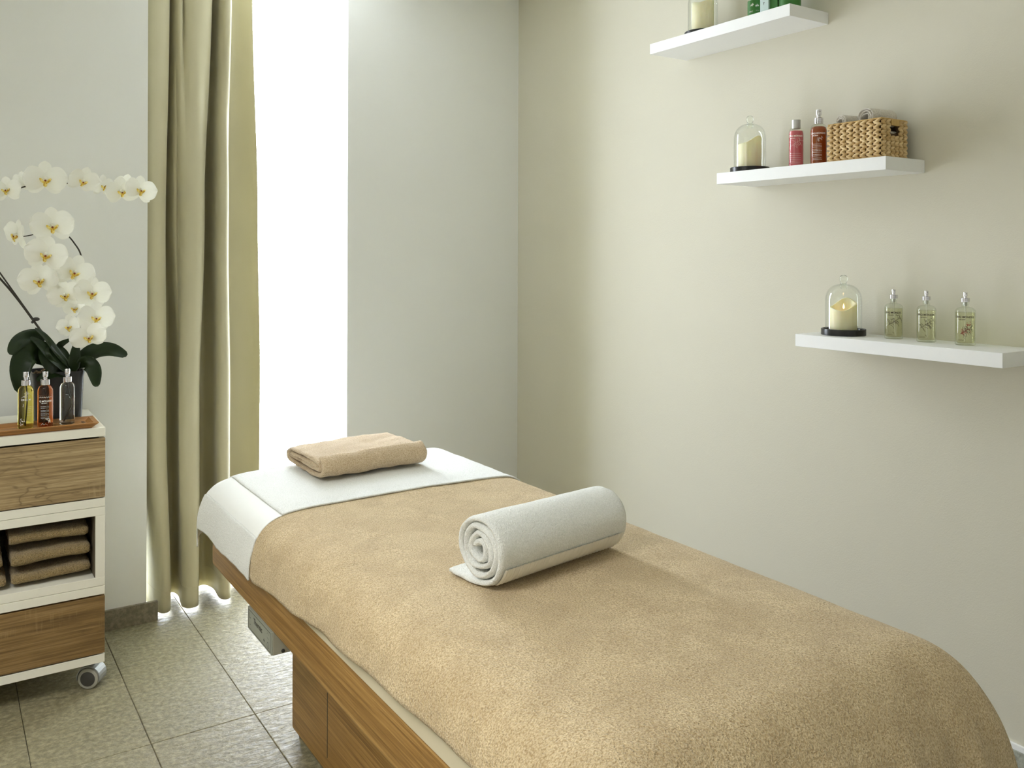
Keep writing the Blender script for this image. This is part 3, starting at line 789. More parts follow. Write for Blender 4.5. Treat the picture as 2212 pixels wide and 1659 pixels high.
TZ = .9115
def tray_bottle(cx, cy, mat, label, bend, kind):
    b = thing('spray_bottle', (cx, cy, TZ), label, 'bottle', 'spray bottles on the bamboo tray'); s = 1.0
    R, H = .0235, .1425
    bm = bmesh.new(); lathe(bm, [(r, z) for r, z in body_profile(R, H, .0125, .020)] + [(.0125, H + .003), (0, H + .003)], cx, cy, TZ, 48)
    obj('bottle_body', bm, mat, b, smooth=True)
    spray_head(b, cx, cy, TZ + H + .002, .98); 
    f = facing(cx, cy)
    bm = bmesh.new(); pts = catmull([(cx, cy, TZ + H), (cx + .003, cy, TZ + .11), (cx + bend, cy, TZ + .07), (cx - bend * .8, cy, TZ + .010)], 8); tube(bm, pts, .0017, 8)
    obj('dip_tube', bm, M['tube_plastic'], b, smooth=True)
    if kind == 0:
        it = [('t', 'CINQ M', .0085, .000, .098)] + [(i[0], i[1], .0006) for i in sprig(-.002, .112, .014, 3)] + [('s', [(-.008, .085), (-.006, .080), (-.009, .076), (-.007, .075)], .0008)] + blobs(-.011, .028, .016, 5, 22) + blobs(-.013, .016, .010, 6, 12) + lines(.004, .020, [.074, .068, .062, .056, .046], .0005, 2)
        printing(b, cx, cy, TZ, R, it, M['ink_white'])
    if kind == 1:
        it = [('t', 'Q MÖNDES', .0078, .001, .0915), ('t', 'spa paris', .0050, -.003, .0855)]
        for k in range(7):
            c0 = -.018 + k * .006; it.append(('s', [(c0 + .0026 * cos(a), .107 + .0030 * sin(a)) for a in [pi + j * pi / 6 for j in range(7)]], .0009))
        it += [('s', [(-.022, .1105), (.022, .1105)], .0012)] + lines(-.014, .012, [.074, .069, .061, .057, .050, .0455, .039, .035], .0008, 4)
        it += [('p', [(x + .010, z_ + .025) for x, z_ in CAMEL]), ('s', [(-.013, .012), (-.008, .018), (-.003, .013), (.001, .0165), (.008, .011)], .0006)]
        printing(b, cx, cy, TZ, R, it, M['ink_white'])
    if kind == 2:
        printing(b, cx, cy, TZ, R, lines(-.019, -.010, [.11, .102, .094, .086, .074, .06, .048], .0006, 8), M['ink_dark'])
        printing(b, cx, cy, TZ, R, [('s', [(.020, .02 + k * .004), (.021, .022 + k * .004)], .0008) for k in range(20)], M['ink_dark'])
    return b
tray_bottle(.251, 3.352, M['liq_yellow'], 'yellow oil spray bottle, leftmost on the bamboo tray', .002, 0)
tray_bottle(.307, 3.330, M['liq_amber'], 'amber red spray bottle with white camel print on the bamboo tray', .004, 1)
tray_bottle(.378, 3.368, M['liq_clear'], 'clear spray bottle in front of the dark flower pot', .010, 2)

# ------------------------------------------------------------------ orchid
PX0, PX1, PY0, PY1 = .279, .445, 3.448, 3.610
orc = thing('potted_orchid', (.362, 3.53, .903), 'white orchid with two flower spikes in a dark grey pot on the trolley', 'potted plant')
def sq_ring(k, z, n=56, e=.26):
    cx, cy, hx, hy = (PX0 + PX1) / 2, (PY0 + PY1) / 2, (PX1 - PX0) / 2 * k, (PY1 - PY0) / 2 * k
    return [Vector((cx + hx * abs(cos(a)) ** e * (1 if cos(a) >= 0 else -1), cy + hy * abs(sin(a)) ** e * (1 if sin(a) >= 0 else -1), z)) for a in [2 * pi * (i + .5) / n for i in range(n)]]
bm = bmesh.new(); rg = []
for k, z_ in ((.86, .9035), (.90, .905), (.93, .93), (.955, 1.0), (.985, 1.06), (1.03, 1.078), (1.03, 1.081), (.97, 1.080), (.94, 1.05)): rg.append([bm.verts.new(p) for p in sq_ring(k, z_)])
for A, B in zip(rg, rg[1:]):
    for i in range(56): bm.faces.new((A[i], A[(i + 1) % 56], B[(i + 1) % 56], B[i]))
bm.faces.new(rg[0][::-1]); bm.faces.new(rg[-1]); obj('pot', bm, M['pot'], orc, smooth=True, sharp=50)
bm = bmesh.new()
for k in range(90):
    x, y = random.uniform(PX0 + .012, PX1 - .012), random.uniform(PY0 + .012, PY1 - .012)
    r_ = bmesh.ops.create_icosphere(bm, subdivisions=1, radius=random.uniform(.006, .012), matrix=Matrix.Translation((x, y, random.uniform(1.062, 1.077))) @ Matrix.Rotation(random.random() * 3, 4, Vector((random.random(), random.random(), .5)).normalized()) @ Matrix.Diagonal((1.4, .8, .5, 1)))
o = obj('bark_chips', bm, M['bark'], orc); o['kind'] = 'stuff'

SPA = [(0.422, 3.5, 1.06), (0.37, 3.5, 1.131), (0.293, 3.5, 1.25), (0.239, 3.5, 1.335), (0.183, 3.5, 1.412), (0.1, 3.5, 1.511), (0.074, 3.5, 1.574), (0.1, 3.5, 1.621), (0.154, 3.5, 1.663), (0.182, 3.5, 1.688), (0.259, 3.5, 1.735), (0.383, 3.5, 1.752), (0.536, 3.5, 1.747), (0.639, 3.49, 1.743)]
bm = bmesh.new(); tube(bm, catmull(SPA, 8), lambda t: .0042 - .0022 * t, 8); obj('stem', bm, M['stem'], orc, smooth=True)
SPB = [(0.43, 3.50, 1.06), (0.427, 3.48, 1.163), (0.437, 3.48, 1.262), (0.441, 3.48, 1.379), (0.435, 3.48, 1.486), (0.411, 3.48, 1.538), (0.381, 3.47, 1.57), (0.341, 3.45, 1.583), (0.279, 3.46, 1.565), (0.244, 3.46, 1.557)]
bm = bmesh.new(); tube(bm, catmull(SPB, 8), lambda t: .0038 - .0022 * t, 8); obj('stem', bm, M['stem'], orc, smooth=True)
bm = bmesh.new(); tube(bm, [(.385, 3.485, 1.07), (0.287, 3.488, 1.262), (0.182, 3.488, 1.432), (0.127, 3.488, 1.515)], .0026, 8); obj('stake', bm, M['stem'], orc)
bm = bmesh.new(); bmesh.ops.create_uvsphere(bm, u_segments=12, v_segments=8, radius=.007, matrix=Matrix.Translation((.292, 3.488, 1.268)) @ Matrix.Diagonal((1.7, 1, 1, 1)))
bmesh.ops.create_uvsphere(bm, u_segments=10, v_segments=6, radius=.005, matrix=Matrix.Translation((.281, 3.488, 1.258))); obj('clip', bm, M['plastic_dark'], orc, smooth=True)

LEAVES = [
 ([(0.414, 3.5, 1.086), (0.443, 3.49, 1.119), (0.479, 3.47, 1.147), (0.528, 3.44, 1.152), (0.578, 3.42, 1.129)], .070, (0, -.75, .6)),
 ([(0.42, 3.48, 1.088), (0.446, 3.45, 1.108), (0.469, 3.43, 1.085), (0.478, 3.42, 1.024)], .056, (.25, -1, .1)),
 ([(0.318, 3.5, 1.185), (0.287, 3.47, 1.207), (0.246, 3.44, 1.2), (0.222, 3.42, 1.18), (0.211, 3.41, 1.155)], .062, (-.2, -1, .35)),
 ([(0.36, 3.5, 1.09), (0.298, 3.44, 1.157), (0.258, 3.41, 1.150), (0.238, 3.40, 1.104), (0.238, 3.40, 1.025)], .080, (-.1, -1, .1)),
 ([(0.408, 3.47, 1.072), (0.387, 3.46, 1.109), (0.353, 3.45, 1.156), (0.318, 3.45, 1.209), (0.287, 3.46, 1.24)], .040, (.5, -.6, .7)),
 ([(0.401, 3.46, 1.066), (0.371, 3.44, 1.107), (0.33, 3.43, 1.148), (0.296, 3.43, 1.19), (0.271, 3.44, 1.21)], .046, (.5, -.8, .5)),
 ([(0.381, 3.48, 1.064), (0.349, 3.44, 1.089), (0.318, 3.42, 1.134), (0.312, 3.43, 1.165), (0.335, 3.45, 1.19)], .044, (0, -1, .2)),
 ([(0.414, 3.52, 1.070), (0.388, 3.53, 1.135), (0.371, 3.54, 1.164), (0.404, 3.52, 1.189)], .030, (.3, -.8, .5)),
 ([(0.407, 3.48, 1.064), (0.412, 3.46, 1.124), (0.418, 3.47, 1.181)], .040, (0, -1, .1)),
 ([(0.40, 3.47, 1.066), (0.345, 3.44, 1.083), (0.290, 3.425, 1.060)], .050, (0, -.7, .8)),
]
for pts, wd, nrm in LEAVES:
    C0 = resample(catmull(pts, 6), 25); rows = []; up = Vector(nrm).normalized()
    for i, p in enumerate(C0):
        t = i / 24; tg = (C0[min(i + 1, 24)] - C0[max(i - 1, 0)]).normalized(); sd = tg.cross(up).normalized(); n = sd.cross(tg)
        wv = wd / 2 * (.22 + .78 * sin(pi * min(1, (t * .92 + .06)) ** .9) ** .7) * (1 if t < .96 else .55)
        if t < .25: wv *= .45 + 2.2 * t
        rows.append([p + sd * wv * s_ - n * (.20 * wv * (1 - abs(s_))) for s_ in (-1, -.7, -.35, 0, .35, .7, 1)])
    bm = bmesh.new(); vs = grid(bm, rows)
    bmesh.ops.solidify(bm, geom=bm.faces[:], thickness=.0018); obj('leaf', bm, M['leaf'], orc, smooth=True)

def petal_mesh(name, L, Wd, cup, tipw=.8, mat=None, wav=.0, base=.25):
    rows = []; N = 12; K = 9
    for i in range(N + 1):
        t = i / N; wv = Wd / 2 * (base + (1 - base) * sin(pi * min(1, t * .80 + .08)) ** .8) * (sqrt(max(0, 1 - ((t - .72) / .285) ** 2)) if t > .72 else 1)
        row = []
        for j in range(K):
            s_ = -1 + 2 * j / (K - 1); z_ = cup * (t * t) * L - .18 * cup * Wd * s_ * s_ * 2 + wav * sin(5 * s_ + 4 * t) * L * .04 * t
            row.append(Vector((s_ * wv, t * L, z_)))
        rows.append(row)
    bm = bmesh.new(); grid(bm, rows); me = bpy.data.meshes.new(name); bmesh.ops.recalc_face_normals(bm, faces=bm.faces); bm.to_mesh(me); bm.free()
    for p in me.polygons: p.use_smooth = True
    me.materials.append(mat or M['petal']); return me
PET = petal_mesh('petal', .066, .078, .10, wav=1, base=.2); SEP = petal_mesh('sepal', .060, .040, -.06, base=.35)
# flower body: the three sepals joined with the column
bm = bmesh.new()
for a in (0, 132, -132):
    b2 = bmesh.new(); b2.from_mesh(SEP); bmesh.ops.rotate(b2, verts=b2.verts, matrix=Matrix.Rotation(radians(a), 3, 'Z')); bmesh.ops.translate(b2, verts=b2.verts, vec=(0, 0, -.003))
    me_ = bpy.data.meshes.new('x'); b2.to_mesh(me_); b2.free(); bm.from_mesh(me_)
bmesh.ops.create_uvsphere(bm, u_segments=12, v_segments=8, radius=.006, matrix=Matrix.Translation((0, .004, .008)) @ Matrix.Diagonal((.8, 1, 1.5, 1)))
FL_ME = bpy.data.meshes.new('flower'); bm.to_mesh(FL_ME); bm.free(); FL_ME.materials.append(M['petal'])
for p in FL_ME.polygons: p.use_smooth = True
# lip: throat, two side lobes and a tongue
bm = bmesh.new()
def ell(c, r3, rot=0, rx=0): bmesh.ops.create_uvsphere(bm, u_segments=12, v_segments=8, radius=1, matrix=Matrix.Translation(c) @ Matrix.Rotation(rot, 4, 'Z') @ Matrix.Rotation(rx, 4, 'X') @ Matrix.Diagonal((*r3, 1)))
ell((-.010, -.004, .012), (.0045, .0105, .007), radians(38)); ell((.010, -.004, .012), (.0045, .0105, .007), radians(-38)); ell((0, -.016, .014), (.0060, .009, .003), 0, radians(25)); ell((0, -.0065, .011), (.005, .004, .005))
LIP_ME = bpy.data.meshes.new('lip'); bm.to_mesh(LIP_ME); bm.free(); LIP_ME.materials.append(M['lip'])
for p in LIP_ME.polygons: p.use_smooth = True
bm = bmesh.new(); ell((0, -.003, .0155), (.0034, .0030, .0022))
TH_ME = bpy.data.meshes.new('throat'); bm.to_mesh(TH_ME); bm.free(); TH_ME.materials.append(M['lip_throat'])
#  position, width factor, yaw (deg, + turns to the viewer's right), pitch (+ looks down), roll
FL = [((0.199, 3.46, 1.718), .78, -18, 0, 6), ((0.314, 3.44, 1.758), 1.08, 5, 5, 0), ((0.435, 3.455, 1.762), .86, 16, 28, -14), ((0.507, 3.5, 1.748), .70, 38, 10, 0),
      ((0.564, 3.46, 1.729), .90, 14, 14, 8), ((0.622, 3.43, 1.733), .92, 22, 0, -6), ((0.231, 3.44, 1.562), .92, -62, 8, -14), ((0.335, 3.42, 1.596), 1.10, 2, 6, 4),
      ((0.313, 3.38, 1.496), 1.06, -6, 6, -10), ((0.404, 3.42, 1.434), 1.05, 10, 4, -20), ((0.299, 3.44, 1.407), 1.04, -14, 8, 10), ((0.459, 3.41, 1.361), .98, 10, 4, -6),
      ((0.378, 3.43, 1.354), .90, -10, 10, 12), ((0.415, 3.465, 1.305), .70, -30, 10, 0), ((0.47, 3.395, 1.274), .96, 12, 6, -4), ((0.395, 3.455, 1.24), .72, -34, 8, 10), ((0.444, 3.37, 1.211), .94, 2, 20, 12)]
FL.append(((0.250, 3.52, 1.752), .62, 150, 0, 0)); FL.append(((0.585, 3.515, 1.752), .80, 160, 20, 10)); FL.append(((0.44, 3.50, 1.31), .86, 170, 10, 0))
RC = orc.location
for (p, s_, yw, pt, rl_) in FL:
    base_dir = math.atan2(-p[1], -p[0] - .0)
    Z_ = Vector((cos(base_dir + radians(yw)), sin(base_dir + radians(yw)), 0)) * cos(radians(pt)) + Vector((0, 0, -sin(radians(pt))))
    X_ = Vector((0, 0, 1)).cross(Z_).normalized(); Y_ = Z_.cross(X_)
    Mx = Matrix((X_, Y_, Z_)).transposed() @ Matrix.Rotation(radians(rl_), 3, 'Z')
    f = bpy.data.objects.new('flower', FL_ME); COL.objects.link(f); f.parent = orc; f.location = Vector(p) - RC; f.rotation_euler = Mx.to_euler(); f.scale = (s_,) * 3
    for sgn in (1, -1):
        q = bpy.data.objects.new('petal', PET); COL.objects.link(q); q.parent = f; q.rotation_euler = (radians(6), radians(-8 * sgn), radians(-82 * sgn + random.uniform(-6, 6)))
        q.location = (0, .001, .002)
    for nm, me_ in (('lip', LIP_ME), ('throat', TH_ME)):
        q = bpy.data.objects.new(nm, me_); COL.objects.link(q); q.parent = f

# ------------------------------------------------------------------ shelves
SH = [(1.887, 2.560, 2.288, 2.328, 'highest white floating shelf, cut by the top of the photo', ), (1.539, 2.207, 1.755, 1.795, 'middle white floating shelf holding the wicker basket'), (1.200, 1.862, 1.206, 1.246, 'lowest white floating shelf holding three clear flacons')]
for y0, y1, z0, z1, lab in SH:
    o = obj('wall_shelf', BX(2.333, XW, y0, y1, z0, z1, bev=.0008, seg=1), M['shelf_white'], None, base=(XW, (y0 + y1) / 2, z0))
    tag(o, lab, 'shelf', 'white floating shelves on the beige wall')

# glass cloches with candles
def cloche(cx, cy, z, label_c, label_k, s=1.0, hd=.166, hc=(.076, .102), flame_on=False, tilt=0.0, cphi=0.0):
    b = thing('glass_cloche', (cx, cy, z), label_c, 'cloche', 'glass cloches on the wall shelves')
    bm = bmesh.new(); lathe(bm, [(0, 0), (.0675, 0), (.0685, .001), (.0685, .019), (.0675, .020), (.0635, .020), (.0630, .019), (.0630, .008), (0, .008)], cx, cy, z, 56)
    obj('base', bm, M['black'], b, smooth=True, sharp=35)
    R = .0560; H = hd
    pr = []
    for (rr, off) in ((R, 0), (R - .0022, -.0022)):
        q = [(rr, .0085), (rr, .05), (rr, H - .062)]
        for k in range(1, 12):
            a = k / 12 * pi / 2; q.append((rr * (cos(a) ** .78) if k < 12 else 0, H - .062 + (.056 + off) * sin(a) ** .92))
        q.append((.0006, H - .006 + off)); pr.append(q)
    bm = bmesh.new(); lathe(bm, pr[0] + pr[1][::-1], cx, cy, z, 56)
    d = obj('dome', bm, M['dome_glass'], b, smooth=True)
    bm = bmesh.new(); lathe(bm, [(0, -.016), (.008, -.015), (.011, -.009), (.012, -.003), (.0095, 0), (.0085, .003), (.0105, .006), (.0125, .012), (.0128, .017), (.0105, .024), (.006, .028), (0, .029)], cx, cy, z + H - .006, 28)
    obj('knob', bm, M['knob_glass'], d, smooth=True)
    # candle
    c = thing('pillar_candle', (cx, cy, z + .008), label_k, 'candle', 'pillar candles under glass')
    bm = bmesh.new(); R2 = .0415; n = 56; hmin, hmax = hc
    def top(a): return hmin + (hmax - hmin) * (.5 + .5 * cos(a - cphi)) ** 1.4 + .004 * sin(3 * a)
    cr = [(R2 - .002, 0), (R2, .003), (R2, .3), (R2, .6), (R2, 1.0), (R2 - .002, 1.012), (R2 - .006, 1.0), (R2 - .010, .90), (R2 - .018, .80)]
    rings = []
    zmid = hmin * .80
    for k, (r_, f_) in enumerate(cr):
        ring = []
        for i in range(n):
            a = 2 * pi * i / n; t_ = top(a)
            zz = f_ if k < 2 else (t_ * f_ if f_ > .05 else f_)
            if k == 7: zz = t_ * .45 + zmid * .55
            if k == 8: zz = zmid
            ring.append(bm.verts.new((cx + r_ * cos(a), cy + r_ * sin(a), z + .008 + zz)))
        rings.append(ring)
    for A, B in zip(rings, rings[1:]):
        for i in range(n): bm.faces.new((A[i], A[(i + 1) % n], B[(i + 1) % n], B[i]))
    bm.faces.new(rings[0][::-1]); bm.faces.new(rings[-1]); obj('wax_body', bm, M['wax'], c, smooth=True, sharp=60)
    bm = bmesh.new(); tube(bm, [(cx, cy, z + .008 + zmid), (cx + .001, cy, z + .014 + zmid), (cx + .002, cy, z + .018 + zmid)], .0010, 6); obj('wick', bm, M['wick'], c)
    if flame_on:
        bm = bmesh.new(); lathe(bm, [(0, 0), (.0022, .002), (.0030, .005), (.0022, .010), (.0010, .015), (0, .018)], cx + .001, cy, z + .024 + zmid, 14); obj('flame', bm, M['flame'], c, smooth=True)
M['knob_glass'] = liquid('knob_glass', (.93, .97, .92, 1), 1.5)
cloche(2.438, 1.757, 1.246, 'glass cloche on a black base at the left end of the lowest shelf', 'ivory pillar candle with a small flame under glass on the lowest shelf', hd=.170, hc=(.074, .106), flame_on=True, cphi=math.atan2(.6, .8) - .5)
cloche(2.430, 2.140, 1.795, 'glass cloche on a black base beside the pink bottle on the middle shelf', 'unlit ivory pillar candle with a sloping rim under glass on the middle shelf', hd=.183, hc=(.088, .118), cphi=math.atan2(-.8, .2))
cloche(2.430, 2.372, 2.328, 'glass cloche on a black base on the highest shelf, top cut off', 'ivory pillar candle under glass on the highest shelf', hd=.19, hc=(.12, .14))

# clear flacons on the lowest shelf
def flacon(cx, cy, z, label, kind, bend):
    b = thing('glass_flacon', (cx, cy, z), label, 'bottle', 'clear spray flacons on the lowest shelf')
    R, H = .0268, .1085
    outer = body_profile(R, H, .0098, .0150) + [(.0092, H + .003), (.0092, .1225), (.0098, .1245)]
    bm = bmesh.new(); lathe(bm, outer, cx, cy, z, 48); obj('glass_body', bm, M['bottle_shell'], b, smooth=True)
    Hf = .0935
    inn = [(0, .006), (R - .006, .006), (R - .0035, .009), (R - .0022, .014), (R - .0022, Hf - .004), (R - .0024, Hf), (0, Hf)]
    bm = bmesh.new(); lathe(bm, inn, cx, cy, z, 48); obj('liquid', bm, M['liq_pale'], b, smooth=True, sharp=50)
    spray_head(b, cx, cy, z + .1235, .82, hs=.72, bs=.78)
    bm = bmesh.new(); lathe(bm, [(0, 0), (.0040, 0), (.0052, .005), (.0052, .012), (0, .012)], cx, cy, z + .1115, 16); obj('pump', bm, M['alu_flat'], b, smooth=True, sharp=30)
    pts = catmull([(cx, cy, z + .117), (cx + .001, cy, z + .085), (cx + bend * .4, cy - bend * .4, z + .045), (cx + bend, cy - bend, z + .009)], 6)
    bm = bmesh.new(); tube(bm, pts, .0014, 8); obj('dip_tube', bm, M['tube_plastic'], b, smooth=True)
    Z1 = .081
    it = [('t', 'CINQ MÖNDES', .0078, -.0030, Z1), ('t', 'spa paris', .0048, -.008, Z1 - .0068)]
    it += lines(-.020, -.004, [.017, .0145] if kind else [.014], .0006, 3) + [('s', [(-.004, .022), (-.001, .021), (0, .018)], .0007)]
    if kind < 2: it += sprig(.003, .054, .022, 11 + kind) + blobs(.004, .056, .016, 5, 12)
    else: it += sprig(.004, .044, .019, 44)
    it += [('s', [(.026 + .0, .02 + k * .006), (.028, .0215 + k * .006)], .0008) for k in range(9)]
    printing(b, cx, cy, z, R, it, M['ink_dark'])
    if kind == 2: printing(b, cx, cy, z, R, blobs(.007, .060, .017, 9, 26) + sprig(.0, .040, .014, 71), M['ink_red'], name='red_print')
flacon(2.459, 1.594, 1.246, 'clear spray flacon next to the cloche on the lowest shelf', 0, .004)
flacon(2.451, 1.483, 1.246, 'clear spray flacon in the middle of three on the lowest shelf', 1, .002)
flacon(2.459, 1.370, 1.246, 'clear spray flacon with red flower print, rightmost on the lowest shelf', 2, -.001)

# pink and amber bottles on the middle shelf
def tall_bottle(cx, cy, z, mat, label, spray, R=.0245, H=.140):
    b = thing('cosmetic_bottle', (cx, cy, z), label, 'bottle', 'cosmetic bottles on the middle shelf')
    pr = body_profile(R, H, .0125, .020)
    bm = bmesh.new(); lathe(bm, pr + [(.0125, H + .002)], cx, cy, z, 48); obj('bottle_body', bm, M['bottle_shell'], b, smooth=True)
    hf = H - .009 if spray else H - .013
    inn = [(0, .003), (R - .004, .003), (R - .0015, .006), (R - .0012, H - .021), (R - .004, H - .012), (R - .0085, hf), (0, hf)]
    bm = bmesh.new(); lathe(bm, inn, cx, cy, z, 48); obj('liquid', bm, mat, b, smooth=True, sharp=50)
    if spray:
        spray_head(b, cx, cy, z + H + .001, 1.0, M['alu']); pts = catmull([(cx, cy, z + H), (cx - .001, cy - .001, z + .09), (cx + .003, cy + .003, z + .05), (cx - .008, cy + .012, z + .008)], 6)
        for q in pts: q.x -= .012; q.y -= .010
        bm = bmesh.new(); tube(bm, pts[2:], .0016, 8); obj('dip_tube', bm, M['tube_amber'], b, smooth=True)
        it = [('t', 'CINQ MÖNDES', .0075, -.003, H - .033), ('t', 'spa paris', .0052, -.011, H - .040)] + lines(-.020, .010, [.070, .065, .060, .053, .048, .043, .036, .031, .024, .019], .0009, 5) + [(i[0], i[1], .0005) for i in sprig(.004, .087, .010, 8)]
    else:
        bm = bmesh.new(); lathe(bm, [(0, 0), (.0142, 0), (.0145, .0006), (.0145, .029), (.0138, .030), (0, .030)], cx, cy, z + H - .004, 36); obj('screw_cap', bm, M['alu_flat'], b, smooth=True, sharp=30)
        it = [('t', 'CINQ MÖNDES', .0075, -.003, H - .031), ('t', 'spa paris', .0052, -.012, H - .038)] + lines(-.020, .016, [.048, .041, .034, .028, .022, .016], .0007, 6) + [(i[0], i[1], .0004) for i in sprig(-.004, .080, .022, 15)]
    printing(b, cx, cy, z, R, it, M['ink_white'])
M['tube_amber'] = plain('tube_amber', srgb(226, 150, 70), .4)
tall_bottle(2.420, 1.930, 1.795, M['pink_lotion'], 'pink bottle with a plain silver cap on the middle shelf', False, H=.137)
tall_bottle(2.420, 1.840, 1.795, M['amber_oil'], 'amber brown spray bottle between the pink bottle and the basket', True, .0262, .138)

# basket
BXL, BXR, BY0, BY1, BZ0, BZ1 = 2.362, 2.492, 1.573, 1.760, 1.796, 1.914
bk = thing('wicker_basket', ((BXL + BXR) / 2, (BY0 + BY1) / 2, BZ0), 'braided water hyacinth basket at the right end of the middle shelf', 'basket')
bm = bmesh.new(); t_ = .007
box(bm, BXL + .003, BXL + t_, BY0 + .003, BY1 - .003, BZ0 + .002, BZ1 - .002); box(bm, BXR - t_, BXR - .003, BY0 + .003, BY1 - .003, BZ0 + .002, BZ1 - .002)
box(bm, BXL + .003, BXR - .003, BY1 - t_, BY1 - .003, BZ0 + .002, BZ1 - .002)
HX0, HX1, HZ0, HZ1 = 2.412, 2.448, 1.872, 1.896                      # hand hole in the near side
box(bm, BXL + .003, HX0, BY0 + .003, BY0 + t_, BZ0 + .002, BZ1 - .002); box(bm, HX1, BXR - .003, BY0 + .003, BY0 + t_, BZ0 + .002, BZ1 - .002)
box(bm, HX0, HX1, BY0 + .003, BY0 + t_, BZ0 + .002, HZ0); box(bm, HX0, HX1, BY0 + .003, BY0 + t_, HZ1, BZ1 - .002)
box(bm, BXL + .003, BXR - .003, BY0 + .003, BY1 - .003, BZ0, BZ0 + .006)
obj('inner_weave', bm, M['wicker_dark'], bk)
lb = bmesh.new(); bmesh.ops.create_uvsphere(lb, u_segments=8, v_segments=6, radius=1)
for v in lb.verts:
    x = v.co.x; v.co.y *= (1 - .25 * x); v.co.z *= 1
LOBE = bpy.data.meshes.new('strand'); lb.to_mesh(LOBE); lb.free(); LOBE.materials.append(M['wicker'])
for p in LOBE.polygons: p.use_smooth = True
def lobe(pos, n, along, ang, L, W_, T_):
    n = Vector(n); al_ = Vector(along); up = n.cross(al_); X_ = al_ * cos(ang) + up * sin(ang); Y_ = n.cross(X_)
    o = bpy.data.objects.new('strand', LOBE); COL.objects.link(o); o.parent = bk; o.location = Vector(pos) - bk.location
    o.rotation_euler = Matrix((X_, Y_, n)).transposed().to_euler(); o.scale = (L, W_, T_)
nc, nr = 8, 7; pw, ph_ = (BY1 - BY0) / nc, (BZ1 - BZ0 - .006) / nr
for r_ in range(nr):
    for c_ in range(nc + 1):
        for up in (0, 1):
            yc = BY1 - (c_ + .15 if True else 0) * pw - .004; zc = BZ0 + .004 + (r_ + .28 + .44 * up) * ph_
            if yc < BY0 + .002: continue
            yc += random.uniform(-.001, .001)
            lobe((BXL + .001, yc - .002, zc), (-1, 0, 0), (0, -1, 0), radians((30 if up else -30) + random.uniform(-6, 6)), pw * .74, ph_ * .345, .0062)
nc2 = 6; pw2 = (BXR - BXL) / nc2
for r_ in range(nr):
    for c_ in range(nc2):
        for up in (0, 1):
            xc = BXL + (c_ + .6) * pw2; zc = BZ0 + .004 + (r_ + .28 + .44 * up) * ph_
            if HX0 - .006 < xc < HX1 + .006 and HZ0 - .004 < zc: continue
            lobe((xc, BY0 + .001, zc), (0, -1, 0), (1, 0, 0), radians((26 if up else -26) + random.uniform(-7, 7)), pw2 * .64, ph_ * .38, .0055)
bm = bmesh.new()
def rope(bm, a, b, r, turns):
    a, b = Vector(a), Vector(b); d = (b - a); n_ = max(2, int(d.length / .0035))
    for k in range(n_):
        p = a + d * (k + .5) / n_
        bmesh.ops.create_icosphere(bm, subdivisions=1, radius=r, matrix=Matrix.Translation(p) @ Matrix.Rotation(.6, 4, 'X' if abs(d.y) < abs(d.x) else 'Y') @ Matrix.Diagonal((1.0, 1.0, 1.1, 1)))
for z_ in (BZ1, BZ0 + .003):
    rope(bm, (BXL + .001, BY0, z_), (BXL + .001, BY1, z_), .0030, 0); rope(bm, (BXR, BY0, z_), (BXR, BY1, z_), .0030, 0); rope(bm, (BXL, BY0 + .001, z_), (BXR, BY0 + .001, z_), .0030, 0); rope(bm, (BXL, BY1, z_), (BXR, BY1, z_), .0030, 0)
obj('rim', bm, M['wicker_rim'], bk, smooth=True)
bm = bmesh.new()
for k in range(7): box(bm, HX0 - .001 + k * .0056, HX0 + .0040 + k * .0056, BY0 - .003, BY0 + .009, HZ1, BZ1 - .001, bev=.0012)
obj('handle', bm, M['wicker_rim'], bk)
# rolled cloths standing out of the basket
def small_roll(cy, zt, R, L, seed, label):
    p = roll_path(R, 2.6, R * .24, ph=-2.2); p = resample(catmull([(q.x * 1.12, q.y) for q in p[::2]], 3), 150)
    bm = bmesh.new(); c, s = cos(radians(-14)), sin(radians(-14))
    ribbon(bm, p, R * .20, L, 20, .0008, seed, .004, lambda u, y, z_: Vector((2.428 + u * c - y * s, cy - u * s * -1 + y * c, zt - R + z_ - .10 * u * .3)))
    o = obj('rolled_cloth', bm, M['terry_grey'], None, smooth=True, base=(2.428, cy, zt - 2 * R)); tag(o, label, 'towel', 'rolled cloths in the basket')
small_roll(1.722, 1.946, .020, .088, 5, 'small grey rolled cloth, left one in the wicker basket')
small_roll(1.633, 1.956, .031, .092, 9, 'larger grey rolled cloth, right one in the wicker basket')
bm = bmesh.new(); box(bm, 2.375, 2.480, 1.586, 1.748, 1.803, 1.884, bev=.012, seg=3)
o = obj('folded_cloth', bm, M['terry_grey'], None, smooth=True, base=(2.428, 1.667, 1.803)); tag(o, 'grey cloth folded inside the basket, seen through the hand hole', 'towel')

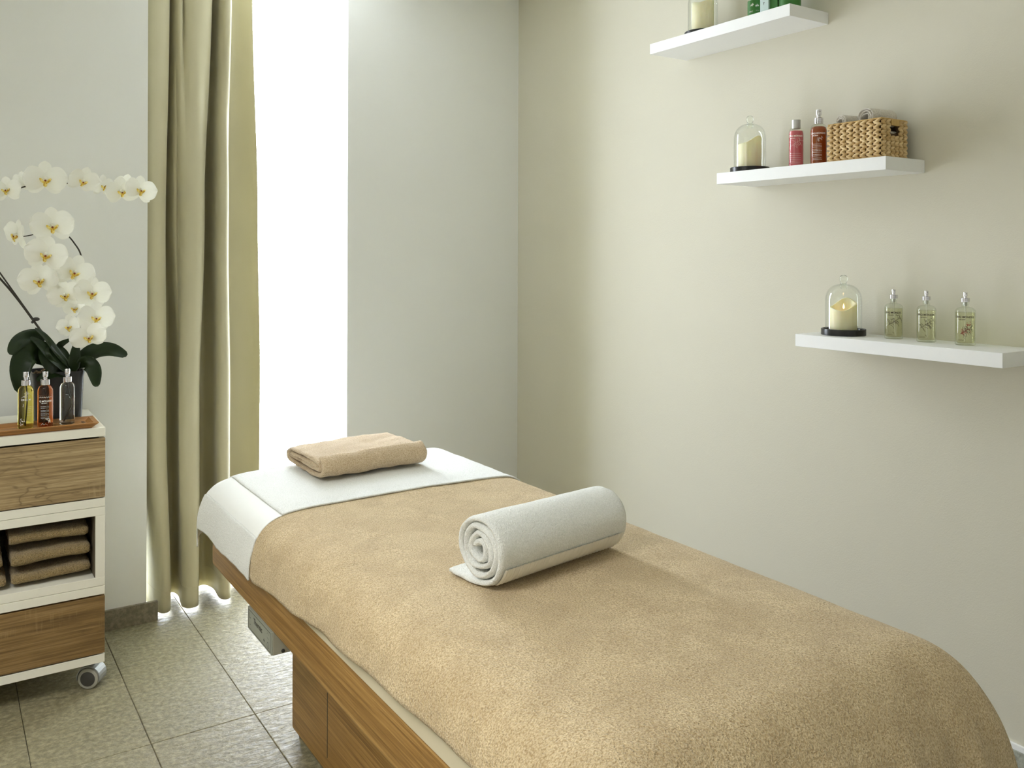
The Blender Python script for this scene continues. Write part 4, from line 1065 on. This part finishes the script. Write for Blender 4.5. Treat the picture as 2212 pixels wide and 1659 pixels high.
# green packs on the highest shelf
def pack_tag(o, lab): return tag(o, lab, 'bottle', 'green packs on the highest shelf')
z = 2.328
b = thing('jar_bottle', (2.42, 2.111, z), 'green bottle with a white upper half, leftmost green pack on the highest shelf', 'bottle', 'green packs on the highest shelf')
bm = bmesh.new(); lathe(bm, [(0, 0), (.0235, 0), (.0245, .001), (.0245, .073), (.0235, .074), (.0175, .0745), (0, .075)], 2.42, 2.111, z, 36); obj('bottle_body', bm, M['green_pack'], b, smooth=True, sharp=35)
bm = bmesh.new(); lathe(bm, [(0, 0), (.0170, 0), (.0172, .055), (.015, .058), (0, .058)], 2.42, 2.111, z + .0745, 32); obj('pump_cap', bm, M['white_pack'], b, smooth=True, sharp=35)
printing(b, 2.42, 2.111, z, .0245, sprig(-.010, .055, .006, 2) + sprig(.008, .052, .006, 4) + lines(-.020, -.006, [.034, .031], .0009, 1) + lines(.004, .016, [.036], .0008, 2), M['ink_white'])
b = thing('tube_box', (2.42, 2.04, z), 'slim box half pale blue and half green on the highest shelf', 'box', 'green packs on the highest shelf')
def rbox(cx, cy, w_, d_, z0, z1, ang, bev=.0015):
    bm = BX(-w_ / 2, w_ / 2, -d_ / 2, d_ / 2, z0, z1, bev=bev); bmesh.ops.rotate(bm, verts=bm.verts, matrix=Matrix.Rotation(ang, 3, 'Z')); bmesh.ops.translate(bm, verts=bm.verts, vec=(cx, cy, 0)); return bm
obj('front_half', rbox(2.412, 2.049, .034, .034, z, z + .165, radians(8)), M['pale_pack'], b)
obj('side_half', rbox(2.424, 2.018, .034, .030, z, z + .165, radians(8)), M['green_pack'], b)
bm = bmesh.new(); fn = lambda u, v: Vector((2.3945, 2.049 - u, z + .05 + v)); stroke(bm, [(-.004, 0), (0, .002), (.004, 0), (0, -.002), (-.004, 0)], .0012, fn); stroke(bm, [(0, -.002), (0, -.008)], .0012, fn)
for k in range(8): stroke(bm, [(-.012, .02 + k * .006), (.010 - .003 * (k % 3), .02 + k * .006)], .0008, fn)
obj('print', bm, M['ink_dark'], b)
b = thing('jar_bottle', (2.42, 1.957, z), 'wide green bottle with white lettering, rightmost on the highest shelf', 'bottle', 'green packs on the highest shelf')
bm = bmesh.new(); lathe(bm, [(0, 0), (.0345, 0), (.0355, .001), (.0355, .110), (.030, .120), (.015, .124), (0, .124)], 2.42, 1.957, z, 44); obj('bottle_body', bm, M['green_pack'], b, smooth=True, sharp=35)
bm = bmesh.new(); lathe(bm, [(0, 0), (.016, 0), (.016, .03), (0, .03)], 2.42, 1.957, z + .1235, 28); obj('cap', bm, M['white_pack'], b, smooth=True, sharp=35)
printing(b, 2.42, 1.957, z, .0355, [('t', 'MASQUE', .0085, .004, .049)] + sprig(.004, .064, .008, 6) + sprig(-.020, .045, .006, 7) + sprig(.026, .040, .006, 8), M['ink_white'])
